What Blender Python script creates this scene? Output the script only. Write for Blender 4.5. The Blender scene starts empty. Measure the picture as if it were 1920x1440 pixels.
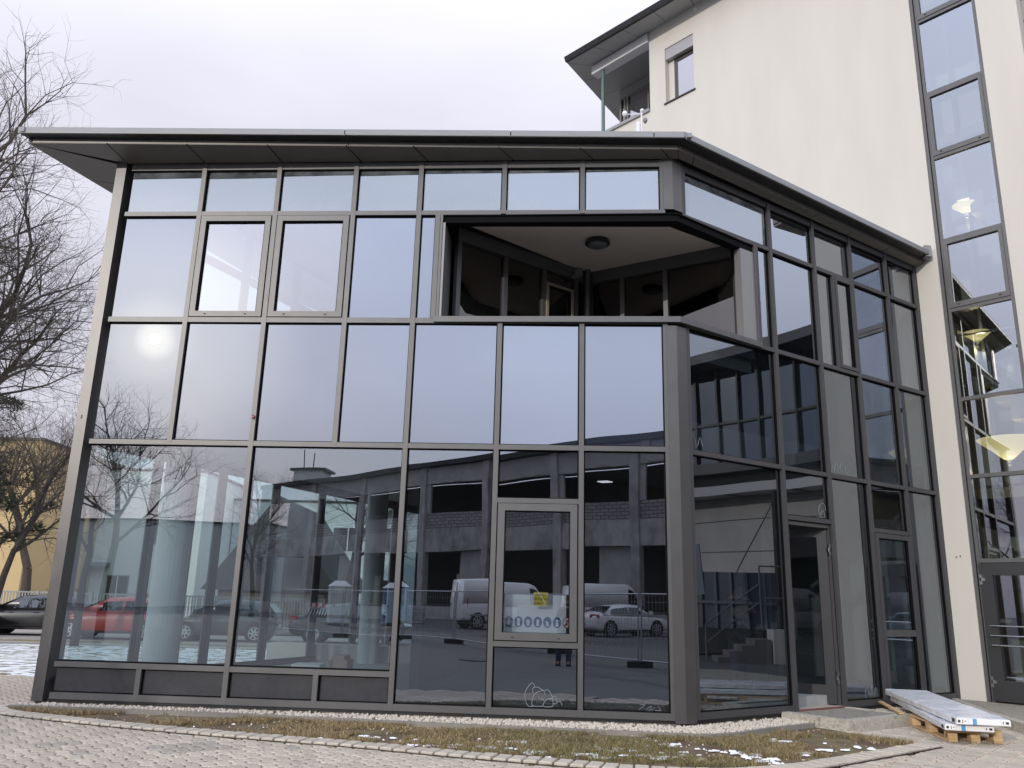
import bpy, bmesh, math, random
from mathutils import Vector, Matrix, noise
R = math.radians
random.seed(7)
S = bpy.context.scene
COL = S.collection

# ------------------------------------------------------------------ camera, world, sun, exposure
cd = bpy.data.cameras.new('camera'); cam = bpy.data.objects.new('camera', cd); COL.objects.link(cam)
cd.sensor_width = 36; cd.lens = 1549.8 / 1920 * 36; cd.clip_end = 2000; cd.clip_start = .05
pit, rol = R(14.595), R(1.512)
fwd = Vector((0, math.cos(pit), math.sin(pit))); up0 = Vector((0, -math.sin(pit), math.cos(pit))); rt0 = Vector((1, 0, 0))
rt = rt0 * math.cos(rol) + up0 * math.sin(rol); up = up0 * math.cos(rol) - rt0 * math.sin(rol)
m = Matrix((rt, up, -fwd)).transposed().to_4x4(); m.translation = (0, 0, 1.6); cam.matrix_world = m
S.camera = cam
SUN = Vector((-.514, -.814, .271)).normalized()
sl = bpy.data.lights.new('sun', 'SUN'); so = bpy.data.objects.new('sun', sl); COL.objects.link(so)
sl.energy = 1.7; sl.angle = R(.6); sl.color = (1, .94, .86)
so.rotation_euler = (-SUN).to_track_quat('-Z', 'Y').to_euler(); so.location = SUN * 60
W = bpy.data.worlds.new('World'); S.world = W; W.use_nodes = True
nt = W.node_tree; N = nt.nodes; LK = nt.links; N.clear()
def nd(t, **k):
    n = N.new(t)
    for a, b in k.items(): setattr(n, a, b)
    return n
out = nd('ShaderNodeOutputWorld'); bg = nd('ShaderNodeBackground'); bg.inputs[1].default_value = .1
LK.new(bg.outputs[0], out.inputs[0])
sky = nd('ShaderNodeTexSky', sky_type='NISHITA'); sky.sun_disc = False; sky.sun_elevation = math.asin(SUN.z)
sky.sun_rotation = math.atan2(SUN.x, SUN.y); sky.air_density = 1.5; sky.dust_density = 3
tc = nd('ShaderNodeTexCoord')
def vmath(op, a, b=None):
    n = nd('ShaderNodeVectorMath', operation=op)
    LK.new(a, n.inputs[0])
    if b is not None:
        if isinstance(b, (tuple, Vector)): n.inputs[1].default_value = tuple(b)
        else: LK.new(b, n.inputs[1])
    return n
def mth(op, a, b=None, clamp=False):
    n = nd('ShaderNodeMath', operation=op); n.use_clamp = clamp
    for i, v in enumerate((a, b)):
        if v is None: continue
        if isinstance(v, (int, float)): n.inputs[i].default_value = v
        else: LK.new(v, n.inputs[i])
    return n.outputs[0]
def maprange(v, a, b, c, d):
    n = nd('ShaderNodeMapRange'); n.interpolation_type = 'SMOOTHSTEP'; LK.new(v, n.inputs[0])
    for i, x in enumerate((a, b, c, d)): n.inputs[i + 1].default_value = x
    return n.outputs[0]
nrm = vmath('NORMALIZE', tc.outputs['Generated']).outputs[0]
dt = vmath('DOT_PRODUCT', nrm, SUN).outputs['Value']
dz = vmath('DOT_PRODUCT', nrm, (0, 0, 1)).outputs['Value']
dh = vmath('DOT_PRODUCT', nrm, Vector((.05, -.5, .85)).normalized()).outputs['Value']
nz = nd('ShaderNodeTexNoise'); nz.inputs['Scale'].default_value = 2.2; nz.inputs['Detail'].default_value = 4; nz.inputs['Roughness'].default_value = .45
mp = nd('ShaderNodeMapping'); mp.inputs['Scale'].default_value = (1, 1, 3); LK.new(nrm, mp.inputs[0]); LK.new(mp.outputs[0], nz.inputs['Vector'])
base = maprange(dh, -.2, .92, 7.3, 16.8)                      # overcast brighter up towards the veiled sun
lowdark = maprange(dz, -.02, .45, .62, 1.0)
backw = maprange(vmath('DOT_PRODUCT', nrm, (0, 1, 0)).outputs['Value'], -.2, .4, 0, 1)
lowd = nd('ShaderNodeMix'); lowd.data_type = 'FLOAT'; LK.new(backw, lowd.inputs[0]); LK.new(lowdark, lowd.inputs[2]); lowd.inputs[3].default_value = 1
base = mth('MULTIPLY', base, lowd.outputs[0])
cl = maprange(nz.outputs[0], .3, .7, .93, 1.07)
base = mth('MULTIPLY', base, cl)
g1 = mth('MULTIPLY', maprange(dt, .985, 1.0, 0, 1), 5.)
g2 = mth('MULTIPLY', maprange(dt, .9982, 1.0, 0, 1), 4.5)
g3 = mth('MULTIPLY', maprange(dt, .99965, 1.0, 0, 1), 9.)
glow = mth('ADD', mth('ADD', g1, g2), g3)
cmix = nd('ShaderNodeMix', data_type='RGBA'); LK.new(maprange(dh, .0, .9, 0, 1), cmix.inputs[0])
cmix.inputs[6].default_value = (.965, .955, 1.09, 1); cmix.inputs[7].default_value = (.89, .965, 1.15, 1)
c1 = vmath('SCALE', cmix.outputs[2]); LK.new(base, c1.inputs['Scale'])
gc = nd('ShaderNodeCombineXYZ'); 
for i, k in enumerate((1.08, .98, .66)): LK.new(mth('MULTIPLY', glow, k), gc.inputs[i])
sk = vmath('SCALE', sky.outputs[0]); sk.inputs['Scale'].default_value = .06
s1 = vmath('ADD', c1.outputs[0], gc.outputs[0]); s2 = vmath('ADD', s1.outputs[0], sk.outputs[0])
LK.new(s2.outputs[0], bg.inputs[0])
V = S.view_settings; V.view_transform = 'Standard'; V.look = 'None'; V.gamma = 1; V.use_curve_mapping = False; V.exposure = 0.06
S.render.engine = 'CYCLES'
S.cycles.max_bounces = 12; S.cycles.transparent_max_bounces = 24; S.cycles.glossy_bounces = 6; S.cycles.caustics_reflective = False; S.cycles.caustics_refractive = False

# ------------------------------------------------------------------ materials
MATS = {}
def mat(name, col, rough=.7, metal=0, spec=.5, noise_amt=0, nscale=5, bump=0, bscale=None, emit=None, estr=0, col2=None, rnd=0, thr=(.4, .6), stretch=None, detail=6):
    if name in MATS: return MATS[name]
    mt = bpy.data.materials.new(name); mt.use_nodes = True; t = mt.node_tree; b = t.nodes['Principled BSDF']
    b.inputs['Base Color'].default_value = (*col, 1); b.inputs['Roughness'].default_value = rough; b.inputs['Metallic'].default_value = metal
    b.inputs['Specular IOR Level'].default_value = spec
    if noise_amt or bump or col2 or rnd:
        co = t.nodes.new('ShaderNodeNewGeometry'); vec = co.outputs['Position']
        if stretch:
            mpn = t.nodes.new('ShaderNodeMapping'); mpn.inputs['Scale'].default_value = stretch; t.links.new(vec, mpn.inputs[0]); vec = mpn.outputs[0]
        n = t.nodes.new('ShaderNodeTexNoise'); n.inputs['Scale'].default_value = nscale; n.inputs['Detail'].default_value = detail; n.inputs['Roughness'].default_value = .6
        t.links.new(vec, n.inputs['Vector'])
        cur = None
        if col2:
            rr = t.nodes.new('ShaderNodeValToRGB'); rr.color_ramp.elements[0].position = thr[0]; rr.color_ramp.elements[1].position = thr[1]
            rr.color_ramp.elements[0].color = (*col, 1); rr.color_ramp.elements[1].color = (*col2, 1)
            t.links.new(n.outputs[0], rr.inputs[0]); cur = rr.outputs[0]
        if noise_amt or rnd:
            h = t.nodes.new('ShaderNodeHueSaturation')
            if cur: t.links.new(cur, h.inputs['Color'])
            else: h.inputs['Color'].default_value = (*col, 1)
            n2 = t.nodes.new('ShaderNodeTexNoise'); n2.inputs['Scale'].default_value = nscale * 2.3; n2.inputs['Detail'].default_value = 5; t.links.new(vec, n2.inputs['Vector'])
            mr = t.nodes.new('ShaderNodeMapRange'); mr.inputs[1].default_value = .25; mr.inputs[2].default_value = .75; mr.inputs[3].default_value = 1 - noise_amt; mr.inputs[4].default_value = 1 + noise_amt
            t.links.new(n2.outputs[0], mr.inputs[0]); val = mr.outputs[0]
            if rnd:
                oi = t.nodes.new('ShaderNodeObjectInfo'); m2 = t.nodes.new('ShaderNodeMapRange'); m2.inputs[3].default_value = 1 - rnd; m2.inputs[4].default_value = 1 + rnd
                t.links.new(oi.outputs['Random'], m2.inputs[0]); mu = t.nodes.new('ShaderNodeMath'); mu.operation = 'MULTIPLY'
                t.links.new(val, mu.inputs[0]); t.links.new(m2.outputs[0], mu.inputs[1]); val = mu.outputs[0]
            t.links.new(val, h.inputs['Value']); cur = h.outputs[0]
        if cur: t.links.new(cur, b.inputs['Base Color'])
        if bump:
            nb = t.nodes.new('ShaderNodeTexNoise'); nb.inputs['Scale'].default_value = bscale or nscale * 4; nb.inputs['Detail'].default_value = 4; t.links.new(vec, nb.inputs['Vector'])
            bp = t.nodes.new('ShaderNodeBump'); bp.inputs['Strength'].default_value = bump; bp.inputs['Distance'].default_value = .02
            t.links.new(nb.outputs[0], bp.inputs['Height']); t.links.new(bp.outputs[0], b.inputs['Normal'])
    if emit: b.inputs['Emission Color'].default_value = (*emit, 1); b.inputs['Emission Strength'].default_value = estr
    MATS[name] = mt; return mt

def glass(name, refl=.26, tint=(.40, .56, .58), gcol=(.86, .93, 1), opaque=None, film=0, wob=.02, smear=0):
    if name in MATS: return MATS[name]
    mt = bpy.data.materials.new(name); mt.use_nodes = True; t = mt.node_tree; t.nodes.clear(); L = t.links.new
    o = t.nodes.new('ShaderNodeOutputMaterial'); mix = t.nodes.new('ShaderNodeMixShader'); g = t.nodes.new('ShaderNodeBsdfGlossy')
    g.inputs['Roughness'].default_value = 0.0; g.inputs['Color'].default_value = (*gcol, 1)
    if opaque: b = t.nodes.new('ShaderNodeBsdfDiffuse'); b.inputs['Color'].default_value = (*opaque, 1)
    else: b = t.nodes.new('ShaderNodeBsdfTransparent'); b.inputs['Color'].default_value = (*tint, 1)
    gg = t.nodes.new('ShaderNodeNewGeometry'); dp_ = t.nodes.new('ShaderNodeVectorMath'); dp_.operation = 'DOT_PRODUCT'; L(gg.outputs['Normal'], dp_.inputs[0]); L(gg.outputs['Incoming'], dp_.inputs[1])
    ab = t.nodes.new('ShaderNodeMath'); ab.operation = 'ABSOLUTE'; L(dp_.outputs['Value'], ab.inputs[0]); om = t.nodes.new('ShaderNodeMath'); om.operation = 'SUBTRACT'; om.inputs[0].default_value = 1; L(ab.outputs[0], om.inputs[1])
    fr = t.nodes.new('ShaderNodeMath'); fr.operation = 'POWER'; L(om.outputs[0], fr.inputs[0]); fr.inputs[1].default_value = 4.5      # Schlick
    ma = t.nodes.new('ShaderNodeMath'); ma.operation = 'MULTIPLY_ADD'; ma.use_clamp = True; L(fr.outputs[0], ma.inputs[0]); ma.inputs[1].default_value = .85; oi_ = t.nodes.new('ShaderNodeObjectInfo'); mrr = t.nodes.new('ShaderNodeMapRange'); mrr.inputs[3].default_value = refl * .93; mrr.inputs[4].default_value = refl * 1.07; L(oi_.outputs['Random'], mrr.inputs[0]); L(mrr.outputs[0], ma.inputs[2])
    L(ma.outputs[0], mix.inputs[0]); L(b.outputs[0], mix.inputs[1]); L(g.outputs[0], mix.inputs[2])
    geo = t.nodes.new('ShaderNodeNewGeometry')
    n = t.nodes.new('ShaderNodeTexNoise'); n.inputs['Scale'].default_value = .55; n.inputs['Detail'].default_value = 1; L(geo.outputs['Position'], n.inputs['Vector'])
    bp = t.nodes.new('ShaderNodeBump'); bp.inputs['Strength'].default_value = wob; bp.inputs['Distance'].default_value = .12; L(n.outputs[0], bp.inputs['Height']); L(bp.outputs[0], g.inputs['Normal'])
    res = mix.outputs[0]
    if film or smear:                                             # dried dirt film, strongest along the pane's edges
        tcn = t.nodes.new('ShaderNodeTexCoord'); sp = t.nodes.new('ShaderNodeSeparateXYZ'); L(tcn.outputs['UV'], sp.inputs[0])
        def edge(s, wd):
            a = t.nodes.new('ShaderNodeMath'); a.operation = 'SUBTRACT'; L(s, a.inputs[0]); a.inputs[1].default_value = .5
            b2 = t.nodes.new('ShaderNodeMath'); b2.operation = 'ABSOLUTE'; L(a.outputs[0], b2.inputs[0])
            c = t.nodes.new('ShaderNodeMapRange'); L(b2.outputs[0], c.inputs[0]); c.inputs[1].default_value = .5 - wd; c.inputs[2].default_value = .5; c.inputs[3].default_value = 0; c.inputs[4].default_value = 1
            return c.outputs[0]
        mx = t.nodes.new('ShaderNodeMath'); mx.operation = 'MAXIMUM'; L(edge(sp.outputs[0], .12), mx.inputs[0]); L(edge(sp.outputs[1], .28), mx.inputs[1])
        n3 = t.nodes.new('ShaderNodeTexNoise'); n3.inputs['Scale'].default_value = 3.5; n3.inputs['Detail'].default_value = 8; L(geo.outputs['Position'], n3.inputs['Vector'])
        mr = t.nodes.new('ShaderNodeMapRange'); L(n3.outputs[0], mr.inputs[0]); mr.inputs[1].default_value = .35; mr.inputs[2].default_value = .7
        mu = t.nodes.new('ShaderNodeMath'); mu.operation = 'MULTIPLY'; L(mx.outputs[0], mu.inputs[0]); L(mr.outputs[0], mu.inputs[1])
        mf = t.nodes.new('ShaderNodeMath'); mf.operation = 'MULTIPLY_ADD'; mf.use_clamp = True; L(mu.outputs[0], mf.inputs[0]); mf.inputs[1].default_value = film; mf.inputs[2].default_value = smear
        df = t.nodes.new('ShaderNodeBsdfDiffuse'); df.inputs['Color'].default_value = (.55, .57, .6, 1)
        m2 = t.nodes.new('ShaderNodeMixShader'); L(mf.outputs[0], m2.inputs[0]); L(res, m2.inputs[1]); L(df.outputs[0], m2.inputs[2]); res = m2.outputs[0]
    L(res, o.inputs[0]); MATS[name] = mt; return mt

M_frame = mat('bronze_grey_frame', (.118, .115, .114), rough=.45, metal=.5, noise_amt=.06, nscale=3)
M_frameB = mat('shaded_bronze_frame', (.060, .058, .060), rough=.5, metal=.15, noise_amt=.06, nscale=3)  # bronze frame darkened: the short facade's dimmer reflections put into the colour
M_gasket = mat('black_gasket', (.006, .006, .007), rough=.8, spec=.1)
M_post = mat('corner_post_metal', (.115, .11, .107), rough=.42, metal=.65, noise_amt=.06, nscale=2)
G_up = glass('sky_reflecting_glass', refl=.32, opaque=(.014, .02, .034), gcol=(.83, .88, 1), wob=.035, smear=.012)
G_upB = glass('clear_upper_glass', refl=.36, tint=(.40, .50, .55), gcol=(.93, .93, 1), wob=.012)
G_top = glass('streaked_top_glass', refl=.32, opaque=(.02, .025, .03), gcol=(.86, .92, 1), film=.32, smear=.05, wob=.012)
G_low = glass('tinted_low_glass', refl=.29, tint=(.62, .71, .73), gcol=(.84, .90, 1), wob=.03, smear=.006)
G_dark = glass('dark_tinted_glass', refl=.29, tint=(.30, .36, .40), gcol=(.84, .90, 1), wob=.03, smear=.004)
G_darkB = glass('short_facade_glass', refl=.215, tint=(.28, .34, .38), gcol=(.84, .91, 1), wob=.03, smear=.004)
G_Bup = glass('short_facade_upper_glass', refl=.31, tint=(.28, .34, .38), gcol=(.84, .90, 1), wob=.03, smear=.004)
G_in = glass('inner_glass', refl=.06, tint=(.82, .91, .91), gcol=(.9, .95, 1), wob=.01)
G_stair = glass('stair_glass', refl=.34, tint=(.62, .68, .68), gcol=(.88, .92, 1), wob=.01)
G_car = glass('car_glass', refl=.10, opaque=(.012, .014, .016), gcol=(.9, .95, 1), wob=.0)
M_span = mat('spandrel_panel', (.05, .05, .056), rough=.32, metal=.3, noise_amt=.15, nscale=6)
M_soff = mat('soffit_metal', (.17, .158, .142), rough=.5, metal=.25, noise_amt=.05, nscale=1.5)
M_trim = mat('light_trim', (.20, .19, .178), rough=.4, metal=.4, noise_amt=.05, nscale=2)
M_roofm = mat('zinc_fascia', (.27, .27, .28), rough=.6, metal=.1, noise_amt=.07, nscale=2, stretch=(1, 1, 6))
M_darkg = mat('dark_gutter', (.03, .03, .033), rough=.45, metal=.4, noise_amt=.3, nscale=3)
M_render = mat('cream_render', (.58, .548, .495), rough=.9, noise_amt=.04, nscale=.9, bump=.15, bscale=120, stretch=(1, 1, .22))
M_conc = mat('plinth_concrete', (.24, .22, .19), rough=.9, noise_amt=.12, nscale=4, bump=.3, bscale=60)
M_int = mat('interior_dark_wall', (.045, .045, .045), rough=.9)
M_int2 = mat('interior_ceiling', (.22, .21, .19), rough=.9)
M_floor = mat('interior_floor', (.30, .30, .29), rough=.7, noise_amt=.15, nscale=2)
M_white = mat('white_plaster', (.72, .73, .72), rough=.8, noise_amt=.04, nscale=2)
M_chrome = mat('brushed_steel', (.62, .62, .62), rough=.25, metal=1)
M_black = mat('black_rubber', (.014, .014, .014), rough=.7)
M_paver = mat('paver_concrete', (.475, .41, .335), rough=.92, noise_amt=.16, nscale=9, rnd=.11, bump=.5, bscale=140)
M_joint = mat('joint_sand', (.035, .03, .024), rough=1, noise_amt=.3, nscale=40)
M_kerb = mat('kerb_concrete', (.50, .44, .36), rough=.92, noise_amt=.12, nscale=12, rnd=.07, bump=.5, bscale=120)
M_step = mat('step_granite', (.46, .42, .35), rough=.9, noise_amt=.25, nscale=14, bump=.9, bscale=50, col2=(.17, .15, .12), thr=(.52, .8))

# ------------------------------------------------------------------ mesh helpers
class MB:
    def __init__(s): s.v = []; s.f = []; s.mi = []; s.uv = {}; s.sm = False
    def add(s, vs, fs, mi=0):
        o = len(s.v); s.v += [tuple(v) for v in vs]
        for f in fs: s.f.append([o + i for i in f]); s.mi.append(mi)
        return s
    def hexa(s, P, mi=0):   # P: 4 bottom, 4 top
        return s.add(P, [(0, 3, 2, 1), (4, 5, 6, 7), (0, 1, 5, 4), (1, 2, 6, 5), (2, 3, 7, 6), (3, 0, 4, 7)], mi)
    def box(s, x0, x1, y0, y1, z0, z1, mi=0):
        return s.hexa([(x0, y0, z0), (x1, y0, z0), (x1, y1, z0), (x0, y1, z0), (x0, y0, z1), (x1, y0, z1), (x1, y1, z1), (x0, y1, z1)], mi)
    def fbox(s, F, s0, s1, d0, d1, z0, z1, mi=0):     # d grows outwards
        return s.hexa([F(s0, d1, z0), F(s1, d1, z0), F(s1, d0, z0), F(s0, d0, z0), F(s0, d1, z1), F(s1, d1, z1), F(s1, d0, z1), F(s0, d0, z1)], mi)
    def prism(s, pts, z0, z1, mi=0):
        n = len(pts); a = sum(pts[i][0] * pts[(i + 1) % n][1] - pts[(i + 1) % n][0] * pts[i][1] for i in range(n))
        if a < 0: pts = pts[::-1]
        zz0 = z0 if isinstance(z0, (list, tuple)) else [z0] * n; zz1 = z1 if isinstance(z1, (list, tuple)) else [z1] * n
        if a < 0: zz0 = zz0[::-1]; zz1 = zz1[::-1]
        vs = [(p[0], p[1], z) for p, z in zip(pts, zz0)] + [(p[0], p[1], z) for p, z in zip(pts, zz1)]
        fs = [tuple(range(n))[::-1], tuple(range(n, 2 * n))] + [(i, (i + 1) % n, n + (i + 1) % n, n + i) for i in range(n)]
        return s.add(vs, fs, mi)
    def tube(s, p0, p1, r0, r1=None, n=8, mi=0, caps=True):
        r1 = r0 if r1 is None else r1; p0 = Vector(p0); p1 = Vector(p1); d = (p1 - p0)
        if d.length < 1e-6: return s
        d.normalize(); a = d.cross(Vector((0, 0, 1)) if abs(d.z) < .9 else Vector((1, 0, 0))).normalized(); b = d.cross(a)
        vs = [p0 + (a * math.cos(2 * math.pi * i / n) + b * math.sin(2 * math.pi * i / n)) * r0 for i in range(n)]
        vs += [p1 + (a * math.cos(2 * math.pi * i / n) + b * math.sin(2 * math.pi * i / n)) * r1 for i in range(n)]
        fs = [(i, i + n, (i + 1) % n + n, (i + 1) % n) for i in range(n)]
        if caps: fs += [tuple(range(n)), tuple(range(2 * n - 1, n - 1, -1))]
        return s.add(vs, fs, mi)
    def path(s, pts, r, n=6, mi=0):
        for a, b in zip(pts, pts[1:]): s.tube(a, b, r, r, n, mi)
        return s
    def rev(s, c, prof, n=20, mi=0, axis='z'):
        o = []; c = Vector(c)
        for r, h in prof:
            for i in range(n):
                t = 2 * math.pi * i / n; q = (r * math.cos(t), r * math.sin(t), h)
                if axis == 'y': q = (q[0], q[2], q[1])
                if axis == 'x': q = (q[2], q[0], q[1])
                o.append(c + Vector(q))
        fs = []
        for k in range(len(prof) - 1):
            for i in range(n): fs.append((k * n + i, k * n + (i + 1) % n, (k + 1) * n + (i + 1) % n, (k + 1) * n + i))
        fs += [tuple(range(n))[::-1], tuple(range((len(prof) - 1) * n, len(prof) * n))]
        return s.add(o, fs, mi)
    def mesh(s, name, mats, off=None, smooth=False):
        me = bpy.data.meshes.new(name); v = s.v if off is None else [(p[0] - off[0], p[1] - off[1], p[2] - off[2]) for p in s.v]
        me.from_pydata(v, [], s.f)
        for mt in (mats if isinstance(mats, (list, tuple)) else [mats]): me.materials.append(mt)
        me.polygons.foreach_set('material_index', s.mi)
        if smooth: me.polygons.foreach_set('use_smooth', [True] * len(s.f))
        me.update(); return me
def wpos(o):
    v = Vector((0, 0, 0))
    while o: v += o.location; o = o.parent
    return v
def tag(o, label=None, cat=None, group=None, kind=None):
    if label: o['label'] = label
    if cat: o['category'] = cat
    if group: o['group'] = group
    if kind: o['kind'] = kind
    return o
def thing(name, label, cat, loc=(0, 0, 0), rz=0, group=None):
    o = bpy.data.objects.new(name, None); COL.objects.link(o); o.location = loc; o.rotation_euler = (0, 0, rz); o.empty_display_size = .3
    return tag(o, label, cat, group)
def part(mb, name, mats, parent=None, label=None, kind=None, smooth=False, local=False):
    off = None if (local or parent is None) else wpos(parent)
    o = bpy.data.objects.new(name, mb.mesh(name, mats, off, smooth)); COL.objects.link(o)
    if parent: o.parent = parent
    return tag(o, label, kind=kind)
def solo(mb, name, mats, label, cat, group=None, smooth=False): return tag(part(mb, name, mats, smooth=smooth), label, cat, group)
def copy_tree(o, parent=None):
    c = o.copy(); COL.objects.link(c); c.parent = parent
    for ch in [x for x in COL.objects if x.parent == o]: copy_tree(ch, c)
    return c
class Fr:
    def __init__(s, p0, p1):
        s.o = Vector((p0[0], p0[1], 0)); d = Vector((p1[0] - p0[0], p1[1] - p0[1], 0)); s.L = d.length; s.d = d.normalized(); s.n = Vector((s.d.y, -s.d.x, 0))
    def __call__(s, a, d, z): return s.o + s.d * a + s.n * d + Vector((0, 0, z))
FA = Fr((-5.424, 10.495), (1.941, 9.996)); FB = Fr((2.198, 10.092), (6.922, 13.337)); FW = Fr((6.922, 13.337), (6.922 + .668, 13.337 - .744))
FC = Fr((-1.9, 18.8), (-5.5, 10.45))            # side facade, runs from the rear to the front left corner; outside is to the left
L0, L1, L2, L3, L4, LT = .32, .715, 3.423, 5.071, 6.599, 7.253
TOP = 7.36
# ------------------------------------------------------------------ ground
def sst(a, b, x): t = min(1, max(0, (x - a) / (b - a))); return t * t * (3 - 2 * t)
def hz(x, y):
    h = .07 + .12 * sst(2.5, 6.8, y)
    if y > 9: h += (-.36) * sst(0, 14, max(0, y - 13)) * (1 if x < 2 else 1)
    return h
def sheet(x0, x1, y0, y1, nx, ny, off, poly=None):
    b = MB(); vs = []
    for j in range(ny + 1):
        for i in range(nx + 1):
            x = x0 + (x1 - x0) * i / nx; y = y0 + (y1 - y0) * j / ny; vs.append((x, y, hz(x, y) + off))
    fs = [(j * (nx + 1) + i, j * (nx + 1) + i + 1, (j + 1) * (nx + 1) + i + 1, (j + 1) * (nx + 1) + i) for j in range(ny) for i in range(nx)]
    return b.add(vs, fs)
M_asph = mat('asphalt', (.085, .082, .080), rough=.9, noise_amt=.22, nscale=.6, bump=.4, bscale=60, stretch=(.6, 2, 1))
M_road = mat('street_asphalt', (.30, .27, .24), rough=.9, noise_amt=.06, nscale=1)
M_lawn = mat('lawn_with_snow', (.15, .14, .06), rough=.95, col2=(.80, .81, .84), thr=(.43, .53), nscale=4.2, noise_amt=.12, bump=.5, bscale=25, stretch=(.9, 1.0, 1), detail=12)
M_verge = mat('verge_grass', (.17, .16, .06), rough=.95, col2=(.75, .76, .78), thr=(.6, .68), nscale=2, noise_amt=.2)
g = part(sheet(-300, 300, -300, 500, 60, 200, -.03), 'ground', M_asph); tag(g, kind='structure')
tag(part(sheet(-60, 6.0, 14.1, 27.6, 30, 14, .01), 'lawn', M_lawn), kind='structure')
tag(part(sheet(-80, 10, 27.6, 28.7, 30, 2, .02), 'footpath', mat('footpath_concrete', (.34, .31, .28), rough=.9, noise_amt=.05)), kind='structure')
tag(part(sheet(-80, 10, 28.7, 29.7, 30, 2, .01), 'grass_verge', M_verge), kind='structure')
tag(part(sheet(-120, 30, 29.7, 37.2, 30, 4, .0), 'street', M_road), kind='structure')
tag(part(sheet(-120, 30, 37.2, 60, 30, 4, .05), 'far_yard', mat('yard_gravel', (.2, .18, .16), rough=.95, noise_amt=.2)), kind='structure')

# pavers: wavy sided stones laid in rows, 300 nearest as single pieces
PT = .205
def stone_poly(Ls=.25, Ws=.125, a=.012, gap=.0045):
    def side(n=8): # offset along long side, period Ls/2
        return [(k / n, a * [0, 1, 1, -1, -1, 0, 1, 1, -1, -1, 0][int(round(k / n * 10))] if False else a * math.sin(4 * math.pi * k / n)) for k in range(n + 1)]
    pts = []
    sd = [(t, a * max(-1, min(1, 1.5 * math.sin(4 * math.pi * t)))) for t in [i / 8 for i in range(9)]]
    e = [(t, a * max(-1, min(1, 1.4 * math.sin(2 * math.pi * t)))) for t in (.25, .75)]
    for t, o in sd: pts.append((o, t * Ls))                       # left side going up (x=o)
    for t, o in e: pts.append((t * Ws, Ls + o))
    for t, o in reversed(sd): pts.append((Ws + o, t * Ls))
    for t, o in reversed(e): pts.append((t * Ws, o))
    cx, cy = Ws / 2, Ls / 2
    return [(x - cx, y - cy) for x, y in pts]
SP = stone_poly()
def stone_vf(pts, h=.028, g=.0075, bev=.010):
    n = len(pts)
    def inset(d):
        r = []
        for i in range(n):
            p = Vector(pts[i]); a = Vector(pts[i - 1]); c = Vector(pts[(i + 1) % n])
            e1 = (p - a).normalized(); e2 = (c - p).normalized(); nn = Vector((e1.y + e2.y, -e1.x - e2.x))
            nn = nn.normalized() if nn.length > 1e-6 else Vector((e1.y, -e1.x)); r.append(p + nn * d)
        return r
    area = sum(pts[i][0] * pts[(i + 1) % n][1] - pts[(i + 1) % n][0] * pts[i][1] for i in range(n)); sg = 1 if area < 0 else -1
    o = inset(sg * g); t = inset(sg * (g + bev))
    vs = [(p.x, p.y, -h) for p in o] + [(p.x, p.y, -bev * .7) for p in o] + [(p.x, p.y, 0) for p in t]
    fs = []
    for k in (0, 1):
        for i in range(n):
            j = (i + 1) % n; q = (k * n + i, (k + 1) * n + i, (k + 1) * n + j, k * n + j); fs.append(q if area < 0 else q[::-1])
    top = tuple(range(2 * n, 3 * n)); fs.append(top[::-1] if area < 0 else top)
    return vs, fs
def inpoly(x, y, P):
    c = False; n = len(P)
    for i in range(n):
        x1, y1 = P[i]; x2, y2 = P[(i + 1) % n]
        if (y1 > y) != (y2 > y) and x < (x2 - x1) * (y - y1) / (y2 - y1) + x1: c = not c
    return c
def offpoly(pl, d):
    out = []
    for i, p in enumerate(pl):
        a = Vector(pl[max(0, i - 1)]); c = Vector(pl[min(len(pl) - 1, i + 1)]); t = (c - a).normalized(); out.append((p[0] - t.y * d, p[1] + t.x * d))
    return out
def smooth(pl, n=6):
    out = []
    P = [Vector(p) for p in pl]; P = [P[0] * 2 - P[1]] + P + [P[-1] * 2 - P[-2]]
    for i in range(1, len(P) - 2):
        for k in range(n):
            t = k / n; a, b, c, d = P[i - 1:i + 3]
            q = .5 * ((2 * b) + (c - a) * t + (2 * a - 5 * b + 4 * c - d) * t * t + (3 * b - a - 3 * c + d) * t ** 3); out.append((q.x, q.y))
    out.append(tuple(pl[-1])); return out
KO = smooth([(-6.02, 10.25), (-5.60, 9.90), (-4.26, 9.33), (-3.09, 8.92), (-2.29, 8.68), (-1.38, 8.42), (-.45, 8.08), (.40, 7.82), (1.1, 7.60), (1.9, 7.55), (2.75, 7.92), (3.6, 8.55), (4.62, 9.36)])
KI = offpoly(KO, .225)
BED = KO[2:] + [(4.05, 10.30), (3.6, 10.9), (2.2, 10.05), (1.9, 9.98), (-5.42, 10.48), (-5.95, 10.78)]
NEAR = 6.9
P1 = [(-7.6, NEAR), (1.0, NEAR)] + [(x, y + .07) for x, y in KO[::-1] if x < 1.0 and x > -5.9] + [(-6.06, 10.3), (-6.0, 11.0), (-5.6, 10.9), (-5.6, 11.5), (-5.0, 14.2), (-14, 14.2), (-14, NEAR)]
P2 = [(1.0, NEAR), (9.5, NEAR), (9.5, 9.0), (6.27, 10.2), (6.47, 11.7), (6.85, 13.25), (5.02, 12.0), (5.02, 11.05), (4.0, 10.28), (4.5, 9.5)] + [(x - .03, y + .06) for x, y in KO[::-1] if x > 1.0]
tag(part(MB().prism(P1, .15, PT - .026), 'paving', M_joint), kind='structure'); pav1 = COL.objects['paving']
tag(part(MB().prism(P2, .15, PT - .026), 'paving', M_joint), kind='structure'); pav2 = COL.objects['paving.001']
sv, sf = stone_vf(SP)
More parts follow.
